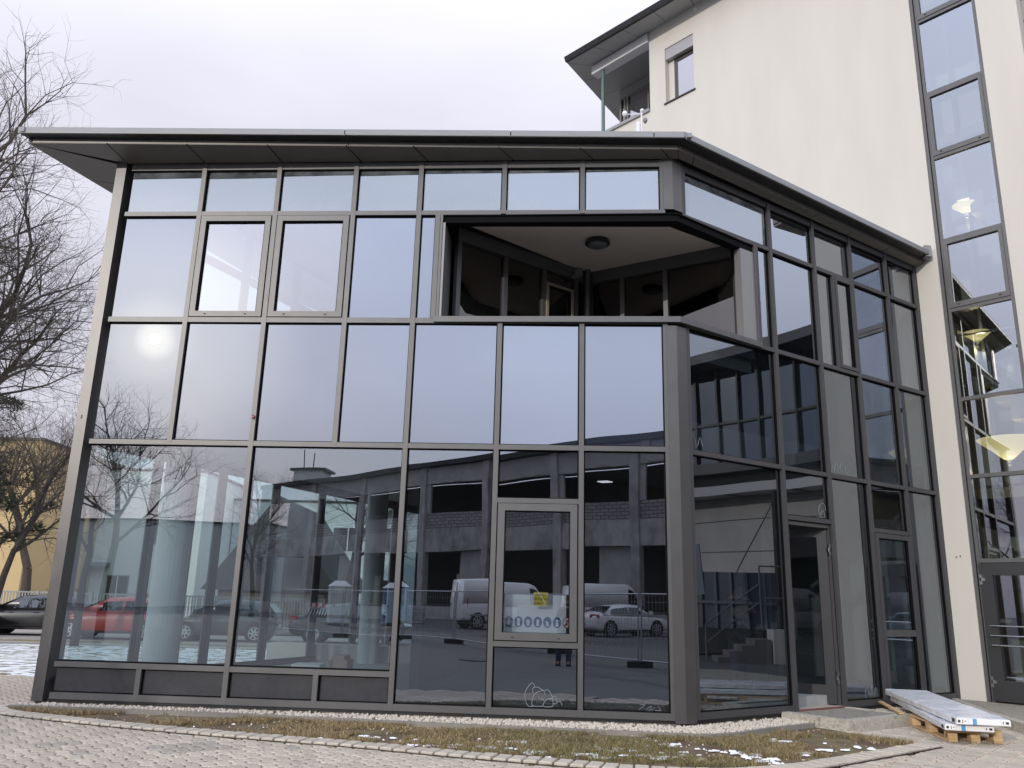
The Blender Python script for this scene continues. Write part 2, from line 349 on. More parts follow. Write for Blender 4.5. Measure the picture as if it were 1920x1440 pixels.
def lay(poly, ang, parent, cap=300, u0=0, v0=0, sv_=None, sf_=None):
    c, s_ = math.cos(ang), math.sin(ang); spots = []; sv = sv_; sf = sf_
    xs = [p[0] for p in poly]; ys = [p[1] for p in poly]; cx, cy = 0, 9
    for j in range(-60, 61):
        for i in range(-110, 111):
            u = (i + .5 * (j % 2)) * .125 + u0; v = j * .25 + v0; x = cx + u * c - v * s_; y = cy + u * s_ + v * c
            if not (min(xs) < x < max(xs) and min(ys) < y < max(ys)): continue
            if inpoly(x, y, poly): spots.append((x, y))
    def vis(x, y):          # size in the photograph: near and inside the field of view
        inside = abs(x) < .66 * y + .15 and y > 7.45
        return (0 if inside else 1, x * x + y * y)
    spots.sort(key=lambda p: vis(*p))
    b = MB(); b.add(sv, sf); me = b.mesh('paver', M_paver); rest = MB()
    for k, (x, y) in enumerate(spots):
        rz = ang + random.uniform(-.012, .012); z = PT + random.uniform(-.003, .002)
        if k < cap:
            o = bpy.data.objects.new('paver', me); COL.objects.link(o); o.location = (x, y, z); o.parent = parent
            o.rotation_euler = (random.uniform(-.012, .012), random.uniform(-.012, .012), rz)
        elif vis(x, y)[0] == 0 or k < cap + 1500:
            cc, ss = math.cos(rz), math.sin(rz); rest.add([(x + p[0] * cc - p[1] * ss, y + p[0] * ss + p[1] * cc, z + p[2]) for p in sv], sf)
    part(rest, 'outer_pavers', M_paver, parent, kind='stuff')
lay(P1, R(31.6), pav1, sv_=sv, sf_=sf)
def notched(Ls=.25, Ws=.125, a=.006):
    sd = [(t, a * max(-1, min(1, 1.5 * math.sin(4 * math.pi * t)))) for t in [i / 8 for i in range(9)]]
    p = [(o, t * Ls) for t, o in sd] + [(t * Ws, Ls + o) for t, o in ((.18, 0), (.20, -.036), (.60, -.036), (.62, 0))]
    p += [(Ws + o, t * Ls) for t, o in reversed(sd)] + [(t * Ws, o) for t, o in ((.86, 0), (.84, .036), (.44, .036), (.42, 0))]
    return [(x - Ws / 2, y - Ls / 2) for x, y in p]
sv2, sf2 = stone_vf(notched(), g=.003, bev=.005)
lay(P2, R(48), pav2, sv_=sv2, sf_=sf2)
# damp dark stains on the paving are flat patches of darker stone: a few single stones get them
M_wet = mat('damp_paver', (.33, .295, .25), rough=.85, noise_amt=.2, nscale=8)
for o in list(pav1.children) + list(pav2.children):
    if o.get('kind') is None and (Vector((o.location.x + 2.9, (o.location.y - 8.3) * 1.6)).length < .33 or Vector((o.location.x + 4.1, (o.location.y - 8.2) * 1.6)).length < .22 or random.random() < .012):
        o.data = o.data.copy(); o.data.materials.clear(); o.data.materials.append(M_wet)
# kerb stones along the bed
kerb = thing('stone_kerb', 'curved row of pale square kerb stones between the grass bed and the paving', 'kerb', (-1, 8.3, 0))
def walk(pl, step):
    out = []; acc = 0; nxt = 0
    for a, b in zip(pl, pl[1:]):
        a = Vector(a); b = Vector(b); L = (b - a).length
        while nxt <= acc + L: t = (nxt - acc) / L; out.append((a.lerp(b, t), (b - a).normalized())); nxt += step
        acc += L
    return out
bk = MB(); bk.box(-.0595, .0595, 0, .22, -.09, -.008); bk.hexa([(-.0595, 0, -.008), (.0595, 0, -.008), (.0595, .22, -.008), (-.0595, .22, -.008), (-.052, .009, 0), (.052, .009, 0), (.052, .211, 0), (-.052, .211, 0)])
kme = bk.mesh('kerb_stone', M_kerb)
for p, t in walk(KO, .1405):
    o = bpy.data.objects.new('kerb_stone', kme); COL.objects.link(o); o.parent = kerb
    o.location = (p.x + 1, p.y - 8.3, .232 + random.uniform(-.003, .003)); o.rotation_euler = (random.uniform(-.01, .01), random.uniform(-.015, .015), math.atan2(t.y, t.x) + random.uniform(-.015, .015))
KJ = offpoly(KO, -.028); jb = MB()
for i in range(len(KO) - 1): jb.add([(*KO[i], PT + .006), (*KO[i + 1], PT + .006), (*KJ[i + 1], PT + .006), (*KJ[i], PT + .006)], [(3, 2, 1, 0)])
part(jb, 'open_joint', M_joint, kerb)
k2 = [(4.62, 9.36), (4.42, 9.65), (4.22, 9.98), (4.05, 10.27)]
for a, b in zip(k2, k2[1:]):
    a = Vector(a); b = Vector(b); t = (b - a).normalized(); n = Vector((-t.y, t.x)); q = b - t * .008
    part(MB().prism([(a.x, a.y), (q.x, q.y), (q.x + n.x * .11, q.y + n.y * .11), (a.x + n.x * .11, a.y + n.y * .11)], .1, .228), 'kerb_stone', M_kerb, kerb)
for a, b in (((-6.02, 10.25), (-5.97, 10.62)), ((-5.97, 10.63), (-5.80, 10.98))):
    part(MB().prism([a, b, (b[0] + .11, b[1]), (a[0] + .11, a[1])], .1, .228), 'kerb_stone', M_kerb, kerb)
# bed soil
M_soil = mat('bed_soil', (.12, .078, .052), rough=1, col2=(.17, .135, .07), thr=(.42, .6), nscale=2.2, noise_amt=.35, bump=1, bscale=30)
tag(part(MB().prism(BED, .1, .213), 'bed_soil', M_soil), kind='structure')
# thin concrete edging and gravel strip
EA = [FA(-.32, .17, 0), FA(2.2, .20, 0), FA(4.9, .38, 0), FA(6.3, .44, 0), FA(7.35, .50, 0)]
EA = [(v.x, v.y) for v in EA] + [(2.22, 9.50), (2.55, 9.68)] + [(v.x, v.y) for v in (FB(.7, .46, 0), FB(1.5, .44, 0))]
EAo = offpoly(EA, -.05)
edg = thing('bed_edging', 'thin concrete edging strip holding white gravel against the glass building', 'edging', (0, 9.9, 0))
for i in range(len(EA) - 1): part(MB().prism([EA[i], EA[i + 1], EAo[i + 1], EAo[i]], .1, .262), 'edging_slab', M_conc, edg)
def plinth_pt(i): 
    return None
gravel_poly = EA + [(FB(1.5, 0, 0).x, FB(1.5, 0, 0).y), (2.1, 10.0), (FA(7.3, 0, 0).x, FA(7.3, 0, 0).y), (FA(-.2, 0, 0).x, FA(-.2, 0, 0).y)]
gravel2 = [(FB(a, d, 0).x, FB(a, d, 0).y) for a, d in ((2.86, 0), (4.9, 0), (4.9, .55), (2.86, .55))]
M_grav = mat('white_gravel', (.52, .46, .39), rough=.85, noise_amt=.35, nscale=30)
ico = [(0, 0, 1), (.89, 0, .45), (.28, .85, .45), (-.72, .53, .45), (-.72, -.53, .45), (.28, -.85, .45), (.72, .53, -.45), (-.28, .85, -.45), (-.89, 0, -.45), (-.28, -.85, -.45), (.72, -.53, -.45), (0, 0, -1)]
icf = [(0, 1, 2), (0, 2, 3), (0, 3, 4), (0, 4, 5), (0, 5, 1), (1, 6, 2), (2, 7, 3), (3, 8, 4), (4, 9, 5), (5, 10, 1), (6, 7, 2), (7, 8, 3), (8, 9, 4), (9, 10, 5), (10, 6, 1), (11, 7, 6), (11, 8, 7), (11, 9, 8), (11, 10, 9), (11, 6, 10)]
def pebbles(poly, n, z, r0=.012, r1=.026):
    b = MB(); xs = [p[0] for p in poly]; ys = [p[1] for p in poly]; k = 0
    while k < n:
        x = random.uniform(min(xs), max(xs)); y = random.uniform(min(ys), max(ys))
        if not inpoly(x, y, poly): continue
        k += 1; r = random.uniform(r0, r1); e = [random.uniform(.6, 1.2) for _ in range(3)]; a = random.uniform(0, 6.3)
        c, s_ = math.cos(a), math.sin(a); zz = z + random.uniform(-.008, .022)
        b.add([(x + r * (v[0] * e[0] * c - v[1] * e[1] * s_) * random.uniform(.8, 1.1), y + r * (v[0] * e[0] * s_ + v[1] * e[1] * c), zz + r * v[2] * e[2]) for v in ico], icf)
    return b
tag(part(MB().prism(gravel_poly, .1, .236), 'gravel_bed', M_joint), kind='structure')
tag(part(pebbles(gravel_poly, 5200, .245), 'gravel', M_grav), 'white gravel strip along the foot of the glass building', kind='stuff')['category'] = 'gravel'
tag(part(pebbles(gravel2, 1500, .24), 'gravel', M_grav), 'grey white gravel pocket between the doorstep and the pallet', kind='stuff')['category'] = 'gravel'

# grass, dry and green, with leftovers of snow
def grass(poly, n, z, hmax=.062):
    bs = [MB(), MB(), MB()]; xs = [p[0] for p in poly]; ys = [p[1] for p in poly]; k = 0; tries = 0
    while k < n and tries < n * 6:
        tries += 1
        x = random.uniform(min(xs), max(xs)); y = random.uniform(min(ys), max(ys))
        if not inpoly(x, y, poly): continue
        q = noise.noise(Vector((x * 1.3, y * 2.0, 3))) + .5 * noise.noise(Vector((x * 5, y * 6, 8)))
        bare = .30 * sst(-2.3, -2.9, x) * (1 if x > -4.3 else .1) + .3 * sst(2.0, 3.5, x)
        if q < -.12 + bare: continue
        k += 1; green = sst(-1.5, 1.0, x) * (1 - .6 * sst(1.6, 2.6, x)) * .62 + .05 + .25 * noise.noise(Vector((x * 3, y * 3, 1)))
        mi = 0 if random.random() < green else (1 if random.random() < .7 else 2)
        h = random.uniform(.35, 1) * hmax; a = random.uniform(0, 6.3); w = random.uniform(.0016, .0032); le = random.uniform(.3, 1.3) * h; b2 = random.uniform(0, 6.3)
        dx, dy = math.cos(a) * w, math.sin(a) * w; lx, ly = math.cos(b2) * le, math.sin(b2) * le
        bs[mi].add([(x - dx, y - dy, z), (x + dx, y + dy, z), (x + lx * .45 + dx * .7, y + ly * .45 + dy * .7, z + h * .7), (x + lx * .45 - dx * .7, y + ly * .45 - dy * .7, z + h * .7), (x + lx, y + ly, z + h * .85)], [(0, 1, 2, 3), (3, 2, 4)])
    return bs
GI = [p for p in KI if True]
GP = GI + [(4.0, 10.1), (3.62, 10.30)] + EAo[::-1] + [(-5.78, 10.6)]
for b, (mn, c, c2) in zip(grass(GP, 60000, .212), (('green_blades', (.125, .125, .045), (.21, .18, .075)), ('straw_blades', (.44, .34, .18), (.28, .20, .10)), ('brown_blades', (.12, .075, .04), (.2, .13, .07)))):
    tag(part(b, 'grass', mat(mn, c, rough=.8, col2=c2, nscale=12)), 'tufts of %s grass in the curved bed' % {'g': 'green', 's': 'straw yellow', 'b': 'withered brown'}[mn[0]], 'grass', kind='stuff')
def snow(n, boxf, z, sc=1, th=.010):
    b = MB()
    for _ in range(n):
        x, y = boxf(); r = random.uniform(.006, .022) * sc; k = 8; pr = [r * random.uniform(.35, 1.35) for _ in range(k)]; el = random.uniform(.7, 1.6); ro = random.gauss(0, .35); c_, s_ = math.cos(ro), math.sin(ro)
        def q(i, f, zz): u = math.cos(2 * math.pi * i / k) * pr[i] * el * f; v = math.sin(2 * math.pi * i / k) * pr[i] * f; return (x + u * c_ - v * s_, y + u * s_ + v * c_, zz)
        vs = [q(i, 1, z) for i in range(k)] + [q(i, .65, z + th * random.uniform(.5, 1.1)) for i in range(k)] + [(x, y, z + th)]
        b.add(vs, [(i, (i + 1) % k, k + (i + 1) % k, k + i) for i in range(k)] + [(k + i, k + (i + 1) % k, 2 * k) for i in range(k)])
    return b
M_snow = mat('snow', (.80, .81, .84), rough=.7, noise_amt=.05, nscale=20)
SC = [(-.55, 8.5, .16, .07), (-.05, 8.42, .10, .05), (.35, 8.25, .16, .08), (.72, 8.2, .14, .09), (1.0, 8.55, .10, .06), (1.25, 8.25, .14, .08), (1.65, 8.2, .15, .07), (2.05, 8.5, .15, .05), (2.4, 8.2, .10, .09), (2.3, 8.45, .04, .12), (.1, 8.8, .08, .05), (3.3, 8.85, .07, .03), (3.7, 9.05, .05, .03), (2.9, 9.35, .06, .04), (1.75, 8.9, .12, .05), (-1.3, 8.9, .08, .05), (2.9, 8.6, .06, .04)]
SC = [(c[0] + random.gauss(0, c[2]), c[1] + random.gauss(0, c[3]), c[2] * random.uniform(.15, .45), c[3] * random.uniform(.2, .5)) for c in SC for _ in range(5)]
def snb2():
    while True:
        if random.random() < .93: c = random.choice(SC); x, y = random.gauss(c[0], c[2] * .75), random.gauss(c[1], c[3] * .75)
        else: x, y = random.uniform(-4.9, 4.0), random.uniform(8.0, 9.6)
        if inpoly(x, y, GP): return x, y
tag(part(snow(1300, snb2, .226), 'snow', M_snow), 'last white snow patches melting in the grass bed', 'snow', kind='stuff')
def leafb():
    while True:
        x, y = random.uniform(-5.7, 4.4), random.uniform(8, 10.3)
        if inpoly(x, y, GP): return x, y
tag(part(snow(260, leafb, .222, .5), 'debris', mat('pale_debris', (.45, .38, .28), rough=.9)), 'pale stones and bark bits scattered over the bed', 'debris', kind='stuff')

def gritb():
    while True:
        x, y = random.uniform(-5.5, 6.2), random.uniform(7.4, 9.9)
        if inpoly(x, y, P1) or inpoly(x, y, P2): return x, y
tag(part(snow(260, gritb, PT + .002, .28, .006), 'grit', mat('dark_grit', (.13, .10, .075), rough=.95)), 'grit and leaf crumbs scattered on the paving stones', 'grit', kind='stuff')
# ------------------------------------------------------------------ glass pavilion
PAV = thing('glass_office_building', 'two storey office building with bronze framed glass facade, corner balcony and flat overhanging roof', 'building', (0, 10.5, .2))
Z0 = PAV
def uvquad(me_obj, idx_face):
    me = me_obj.data; uv = me.uv_layers.new(name='UVMap')
    for p in me.polygons:
        cs = [(0, 0), (1, 0), (1, 1), (0, 1)]
        for k, li in enumerate(p.loop_indices): uv.data[li].uv = cs[k % 4]
def pane(F, s0, s1, z0, z1, M, d=-.02, parent=None, name='glass_pane', label=None):
    jt = [random.uniform(-.0035, .0035) for _ in range(4)]      # panes never sit perfectly flush
    b = MB(); t = .012
    P = [F(s0, d + jt[0], z0), F(s1, d + jt[1], z0), F(s1, d + jt[1] + jt[2], z1), F(s0, d + jt[0] + jt[2], z1)]
    Q = [p - F.n * t for p in P]
    b.add(P + Q, [(0, 1, 2, 3)], 0); b.f += [[5, 4, 7, 6], [0, 4, 5, 1], [2, 6, 7, 3], [1, 5, 6, 2], [0, 3, 7, 4]]; b.mi += [1] * 5
    o = part(b, name, [M, M_inface if not M.get('op') else M], parent or PAV, label); uvquad(o, 0); return o
mi_ = bpy.data.materials.new('glass_inner_face'); mi_.use_nodes = True; tt = mi_.node_tree; tt.nodes.clear(); oo = tt.nodes.new('ShaderNodeOutputMaterial'); tb = tt.nodes.new('ShaderNodeBsdfTransparent'); tb.inputs[0].default_value = (.97, .98, .98, 1); tt.links.new(tb.outputs[0], oo.inputs[0]); M_inface = mi_
G_up['op'] = 1; G_top['op'] = 1
def bar(F, s0, s1, z0, z1, name='mullion', proud=.035, parent=None, gk=.013, M=None, deep=-.10):
    vert = (z1 - z0) > (s1 - s0); b = MB()
    b.fbox(F, s0, s1, deep, proud, z0, z1, 0)
    if vert: b.fbox(F, s0 - gk, s0, deep, -.004, z0, z1, 1).fbox(F, s1, s1 + gk, deep, -.004, z0, z1, 1)
    else: b.fbox(F, s0, s1, deep, -.004, z0 - gk, z0, 1).fbox(F, s0, s1, deep, -.004, z1, z1 + gk, 1)
    return part(b, name, [M or (M_frameB if F is FB else M_frame), M_gasket], parent or PAV)
hw = .031
sAx = [0, 1.087, 2.150, 3.225, 4.125, 5.264, 6.315, 7.38]
rows = [L2, L3, L4]
# mullions A, cut at the transoms so nothing overlaps: verticals proud .035, transoms proud .031
def vm(F, s, z0, z1, w=hw, **k): return bar(F, s - w, s + w, z0, z1, **k)
def tm(F, s0, s1, z, w=hw, **k): return bar(F, s0, s1, z - w, z + w, name='transom', proud=.031, **k)
e = 1e-3
for i, s in enumerate(sAx[1:-1], 1):
    if i in (1, 3):
        vm(FA, s, L0, L1 - hw - e); vm(FA, s, L2, TOP)
    elif i == 2: vm(FA, s, L0, TOP)
    elif i == 4: vm(FA, s, L0, TOP)
    elif i in (5, 6): vm(FA, s, L0, L3 + .02); vm(FA, s, L4 - .02, TOP)
vm(FA, sAx[7] - .01, L0, L3 + .02); vm(FA, sAx[7] - .01, L4 - .02, TOP)
vm(FA, 4.385, L3 + hw, L4 - hw, w=.032)
def span(a, b): return a + hw + e, b - hw - e
for a, b in zip(sAx, sAx[1:]):
    s0, s1 = span(a, b); 
    bar(FA, s0, s1, L0, L0 + .075, name='sill_rail', proud=.034)
    bar(FA, s0, s1, LT + .01, TOP, name='head_rail', proud=.024)
    tm(FA, s0, s1, L4); tm(FA, s0, s1, L3, w=.034)
    if a not in (sAx[0], sAx[2]) and b not in (sAx[1],): pass
for a, b in ((0, 2), (2, 4)): tm(FA, *span(sAx[a], sAx[b]), L1)
for a, b in zip(sAx, sAx[1:]): tm(FA, *span(a, b), L2) if (a not in (sAx[0], sAx[1], sAx[2], sAx[3])) else tm(FA, a + (hw + e if a in (sAx[0], sAx[2]) else .0), b - (hw + e if b in (sAx[2], sAx[4]) else .0), L2)
ps = .05; gp = .048
def pn(F, a, b, z0, z1, M, **k): return pane(F, a + gp, b - gp, z0 + gp, z1 - gp, M, **k)
for i in range(4):   # spandrel row at the foot
    part(MB().fbox(FA, sAx[i] + gp, sAx[i + 1] - gp, -.05, -.018, L0 + .085, L1 - gp), 'spandrel_panel', M_span, PAV)
pn(FA, sAx[0], sAx[2], L1, L2, G_low); pn(FA, sAx[2], sAx[4], L1, L2, G_low)
pn(FA, sAx[4], sAx[5], L0 + .03, L2, G_dark); pn(FA, sAx[6], sAx[7], L0 + .03, L2, G_dark)
pn(FA, sAx[5], sAx[6], L0 + .03, 1.115, G_dark); pn(FA, sAx[5], sAx[6], 2.745, L2, G_dark)
tm(FA, *span(sAx[5], sAx[6]), 1.095); tm(FA, *span(sAx[5], sAx[6]), 2.765, w=.03)
for i in range(7):
    pn(FA, sAx[i], sAx[i + 1], L2, L3, G_up); pn(FA, sAx[i], sAx[i + 1], L4, LT + .05, G_top)
pn(FA, sAx[0], sAx[1], L3, L4, G_up); pn(FA, sAx[3], sAx[4], L3, L4, G_up); pn(FA, sAx[4], 4.385, L3, L4, G_up)
def window(F, a, b, z0, z1, M, fw=.075, handles=True, label=None):
    w = tag(part(MB().fbox(F, a, a + fw, -.06, .045, z0, z1).fbox(F, b - fw, b, -.06, .045, z0, z1).fbox(F, a + fw, b - fw, -.06, .045, z0, z0 + fw).fbox(F, a + fw, b - fw, -.06, .045, z1 - fw, z1)
        .fbox(F, a + fw, a + fw + .012, -.05, .03, z0 + fw, z1 - fw, 1).fbox(F, b - fw - .012, b - fw, -.05, .03, z0 + fw, z1 - fw, 1).fbox(F, a + fw, b - fw, -.05, .03, z1 - fw - .012, z1 - fw, 1), 'window_frame', [M_frameB if F is FB else M_frame, M_gasket], PAV), label)
    pane(F, a + fw + .002, b - fw - .002, z0 + fw + .001, z1 - fw - .001, M, d=0, parent=w)
    if handles:
        hb = MB(); 
        for k in (.22, .78): s = a + (b - a) * k; hb.fbox(F, s - .014, s + .014, .045, .052, z0 + .028, z0 + .038)
        part(hb, 'drain_cap', M_black, w)
    return w
window(FA, sAx[1] + .045, sAx[2] - .045, L3 + .042, L4 - .042, G_upB, label='openable window with the view through to a bright rear opening')
window(FA, sAx[2] + .045, sAx[3] - .045, L3 + .042, L4 - .042, G_upB)
wlow = window(FA, sAx[5] + .045, sAx[6] - .045, 1.138, 2.728, G_low, fw=.085, label='framed ground floor window with safety pictograms and a yellow sticker')
# left corner post and vertex post
LP = [FA(-.17, .06, 0), FA(-.03, .06, 0), FA(-.03, -.25, 0), FA(-.10, -.25, 0), FA(-.23, -.10, 0)]
part(MB().prism([(p.x, p.y) for p in LP], .29, TOP + .02), 'corner_post', M_post, PAV)
VP = [FA(7.385, .046, 0), (2.065, 9.943, 0), FB(-.02, .046, 0), FB(-.02, -.15, 0), FA(7.38, -.2, 0)]
part(MB().prism([(p[0], p[1]) for p in VP[:1] + VP[1:]], .29, L3 - .06), 'corner_post', M_post, PAV)
part(MB().prism([(p[0], p[1]) for p in VP[:1] + VP[1:]], L4 + .03, TOP + .02), 'corner_post', M_post, PAV)
# facade B
sB = [0.02, 1.800, 2.835, 3.790, 4.790, 5.690]
M_fB = M_frame
vm(FB, .02, L0, L3 + .02); vm(FB, .02, L4 - .02, TOP)
for i in (1, 2, 3, 4): vm(FB, sB[i], L0, TOP, w=.034)
vm(FB, 5.69, L0 - .03, TOP, w=.045)
vm(FB, 1.475, L3 + hw, L4 - hw, w=.03)
for i, (a, b) in enumerate(zip(sB, sB[1:])):
    s0, s1 = a + .037, b - .037 - (.01 if i == 4 else 0)
    if i != 1: bar(FB, s0, s1, L0, L0 + .075, name='sill_rail', proud=.03)
    bar(FB, s0, s1, LT + .01, TOP, name='head_rail', proud=.024)
    tm(FB, s0, s1, L4, w=.03); tm(FB, s0, s1, L3, w=.03); tm(FB, s0, s1, L2, w=.03)
    pn(FB, a, b, L2, L3, G_darkB); pn(FB, a, b, L4, LT + .05, G_top if i < 1 else G_Bup)
    if i not in (1, 3): pn(FB, a, b, L0 + .03, L2, G_darkB)
pn(FB, 1.475, sB[1], L3, L4, G_Bup); pn(FB, sB[1], sB[2], L3, L4, G_Bup); pn(FB, sB[2], 3.28, L3, L4, G_Bup)
vm(FB, 3.28, L3 + .03, L4 - .03, w=.025)
window(FB, 3.31, sB[3] - .036, L3 + .034, L4 - .034, G_low, fw=.05, handles=False)
pn(FB, sB[3], sB[4], L3, L4, G_Bup); pn(FB, sB[4], sB[5], L3, L4, G_Bup)
tm(FB, sB[1] + .035, sB[2] - .035, 2.76, w=.03); pn(FB, sB[1], sB[2], 2.76, L2, G_darkB)
tm(FB, sB[3] + .035, sB[4] - .035, 2.72, w=.03); pn(FB, sB[3], sB[4], 2.72, L2, G_darkB)
w2 = window(FB, sB[3] + .04, sB[4] - .04, .40, 2.68, G_darkB, fw=.07, handles=False)
part(MB().fbox(FB, sB[3] + .112, sB[4] - .112, -.05, .035, 1.22, 1.31), 'cross_rail', M_frame, w2)
# open door leaf, swung inwards, hinged at the right jamb
FD = Fr((FB(2.76, -.05, 0).x, FB(2.76, -.05, 0).y), (FB(2.20, -.72, 0).x, FB(2.20, -.72, 0).y)); FD.n = -FD.n; FD.d = FD.d
door = part(MB().fbox(FD, 0, .13, -.03, .03, .36, 2.66).fbox(FD, .77, .87, -.03, .03, .36, 2.66).fbox(FD, .13, .77, -.03, .03, .36, .60).fbox(FD, .13, .77, -.03, .03, 2.55, 2.66), 'door', mat('door_anthracite', (.045, .045, .047), rough=.35, metal=.3), PAV, label='glazed door leaf standing open inwards')
pane(FD, .132, .768, .602, 2.548, glass('door_leaf_glass', refl=.04, tint=(.25, .28, .30), gcol=(.7, .75, .8), wob=.01), d=.0, parent=door)
for zz in (.62, 2.3):
    hbm = MB(); hbm.fbox(FB, 2.74, 2.785, -.03, .0, zz, zz + .05).fbox(FB, 2.72, 2.75, -.03, .0, zz + .05, zz + .10).fbox(FB, 2.74, 2.785, -.03, .0, zz + .10, zz + .15)
    part(hbm, 'hinge', M_chrome, PAV)
part(MB().fbox(FB, sB[1] + .035, sB[2] - .035, -.06, -.02, .3, 2.73).f and MB().fbox(FB, sB[1] + .036, sB[1] + .07, -.1, -.005, .33, 2.73).fbox(FB, 2.765, 2.80, -.1, -.005, .33, 2.73).fbox(FB, sB[1] + .071, 2.764, -.1, -.005, 2.67, 2.729), 'door_frame', M_frame, PAV)
part(MB().fbox(FB, sB[1] + .035, sB[2] - .035, -1.6, .02, .30, .345), 'threshold', mat('threshold_stone', (.36, .31, .27), rough=.8), PAV)
part(MB().fbox(FB, sB[1] + .035, sB[2] - .035, .021, .04, .30, .343), 'threshold_strip', mat('red_strip', (.16, .06, .05), rough=.7), PAV)
# plinth
part(MB().fbox(FA, -.18, 7.42, -.2, -.02, .1, L0 - .035).fbox(FB, -.05, 1.76, -.2, -.02, .1, L0 - .036).fbox(FB, 2.87, 5.72, -.2, -.02, .1, L0 - .034), 'plinth', M_conc, PAV)
part(MB().fbox(FA, -.16, 7.42, -.12, .01, L0 - .032, L0 - .003).fbox(FB, -.02, 1.76, -.12, .01, L0 - .032, L0 - .003).fbox(FB, 2.87, 5.72, -.12, .01, L0 - .032, L0 - .003), 'drip_edge', M_darkg, PAV)
# side facade C
cs = [0, 1.3, 2.6, 3.9, 5.2, 6.5, 7.8, FC.L - .22]
for i, s in enumerate(cs[1:-1]): vm(FC, s, L0, TOP, w=.035, deep=-.08)
for a, b in zip(cs, cs[1:]):
    for z in (.50, L2, L3, L4): tm(FC, a + .037, b - .037, z, w=.035)
    pane(FC, a + .06, b - .06, .54, L2 - .05, G_in); pane(FC, a + .06, b - .06, L3 + .05, L4 - .05, G_in); pane(FC, a + .06, b - .06, L2 + .05, L3 - .05, G_up); pane(FC, a + .06, b - .06, L4 + .05, LT, G_in)
    part(MB().fbox(FC, a + .06, b - .06, -.06, -.02, L0, .46), 'spandrel_panel', M_span, PAV)
# floors, interior
fc0 = FC(0, -.2, 0); fc1 = FC(FC.L - .15, -.2, 0)
foot = [(FA(.0, -.2, 0).x, FA(0, -.2, 0).y), (1.9, 9.80), (2.2, 9.93)]
inner = [(FA(.05, -.13, 0).x, FA(.05, -.13, 0).y), (FA(7.3, -.13, 0).x, FA(7.3, -.13, 0).y), (FB(.1, -.13, 0).x, FB(.1, -.13, 0).y), (FB(5.6, -.13, 0).x, FB(5.6, -.13, 0).y), (3.2, 17.1), (0.2, 20.4), (fc0.x, fc0.y), (fc1.x, fc1.y)]
part(MB().prism(inner, .2, .47), 'floor_slab', M_floor, PAV)
bal = [(FA(4.42, -.13, 0).x, FA(4.42, -.13, 0).y), (2.05, 10.14), (FB(1.44, -.13, 0).x, FB(1.44, -.13, 0).y), (FB(1.44, -.6, 0).x, FB(1.44, -.6, 0).y), (1.17, 12.26), (-.68, 10.62)]
part(MB().prism(inner, 3.50, 3.85), 'intermediate_slab', M_int2, PAV)
part(MB().prism(inner, 7.37, 7.42), 'ceiling_slab', M_int2, PAV)
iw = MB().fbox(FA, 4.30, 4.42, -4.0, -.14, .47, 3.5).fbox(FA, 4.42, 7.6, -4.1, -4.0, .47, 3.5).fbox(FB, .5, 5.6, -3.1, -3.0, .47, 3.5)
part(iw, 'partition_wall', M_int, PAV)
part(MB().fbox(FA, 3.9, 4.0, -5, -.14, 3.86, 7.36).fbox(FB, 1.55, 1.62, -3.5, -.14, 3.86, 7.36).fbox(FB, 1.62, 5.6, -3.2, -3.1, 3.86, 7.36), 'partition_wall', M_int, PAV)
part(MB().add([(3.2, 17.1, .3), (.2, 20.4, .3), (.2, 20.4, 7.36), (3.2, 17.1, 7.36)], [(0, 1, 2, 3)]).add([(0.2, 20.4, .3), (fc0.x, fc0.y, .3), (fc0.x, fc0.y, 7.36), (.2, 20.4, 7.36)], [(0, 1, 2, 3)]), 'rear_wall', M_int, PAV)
for (x, y, r) in ((-4.60, 11.62, .235), (-2.36, 15.0, .185)): part(MB().rev((x, y, 0), [(r, .47), (r, 3.499)], 28), 'round_column', M_white, PAV, smooth=False)
part(MB().fbox(FA, .9, 3.8, -5.2, -4.9, .47, .75), 'low_bench_wall', mat('plasterboard', (.55, .52, .48), rough=.9), PAV)
pk = MB()
for k in range(9): pk.fbox(FA, 1.6 + k * .02, 2.9 + k * .02, -1.9 - k * .1, -1.95 - k * .1, .475, .50)
solo(pk, 'batten_stack', mat('pale_batten', (.5, .46, .42), rough=.8), 'thin pale battens laid on the floor behind the second big lower pane', 'battens')
solo(MB().fbox(FA, 2.45, 2.85, -1.75, -1.45, .51, .68), 'carton', mat('white_card', (.7, .7, .7), rough=.8), 'small white carton on the battens inside the glazed hall', 'box')
solo(MB().fbox(FA, 2.95, 3.20, -1.85, -1.5, .475, .74).fbox(FA, 2.99, 3.16, -1.84, -1.5, .741, .80), 'carton', mat('brown_card', (.38, .26, .20), rough=.85), 'brown carton beside the white one inside the glazed hall', 'box')

# balcony recess
M_balc = mat('balcony_metal', (.13, .13, .135), rough=.45, metal=.4)
part(MB().prism([(p[0], p[1]) for p in bal], 6.64, 6.70), 'balcony_ceiling', mat('balcony_soffit', (.78, .72, .64), rough=.9), PAV)
part(MB().prism([(p[0], p[1]) for p in bal], 4.70, 4.90), 'balcony_floor', M_conc, PAV)
K = (2.115, 9.93)
cap = [FA(4.40, .06, 0), Vector((*K, 0)) + Vector((-.005, -.035, 0)), FB(1.47, .06, 0), FB(1.47, -.12, 0), Vector((2.05, 10.14, 0)), FA(4.40, -.12, 0)]
capo = MB().prism([(p.x, p.y) for p in cap], L3 - .025, L3 + .05); part(capo, 'parapet_cap', M_frame, PAV)
part(MB().fbox(FA, 4.41, 7.5, -.12, -.06, 4.9, L3 - .03).fbox(FB, -.1, 1.44, -.12, -.06, 4.9, L3 - .03), 'parapet_wall', M_balc, PAV)
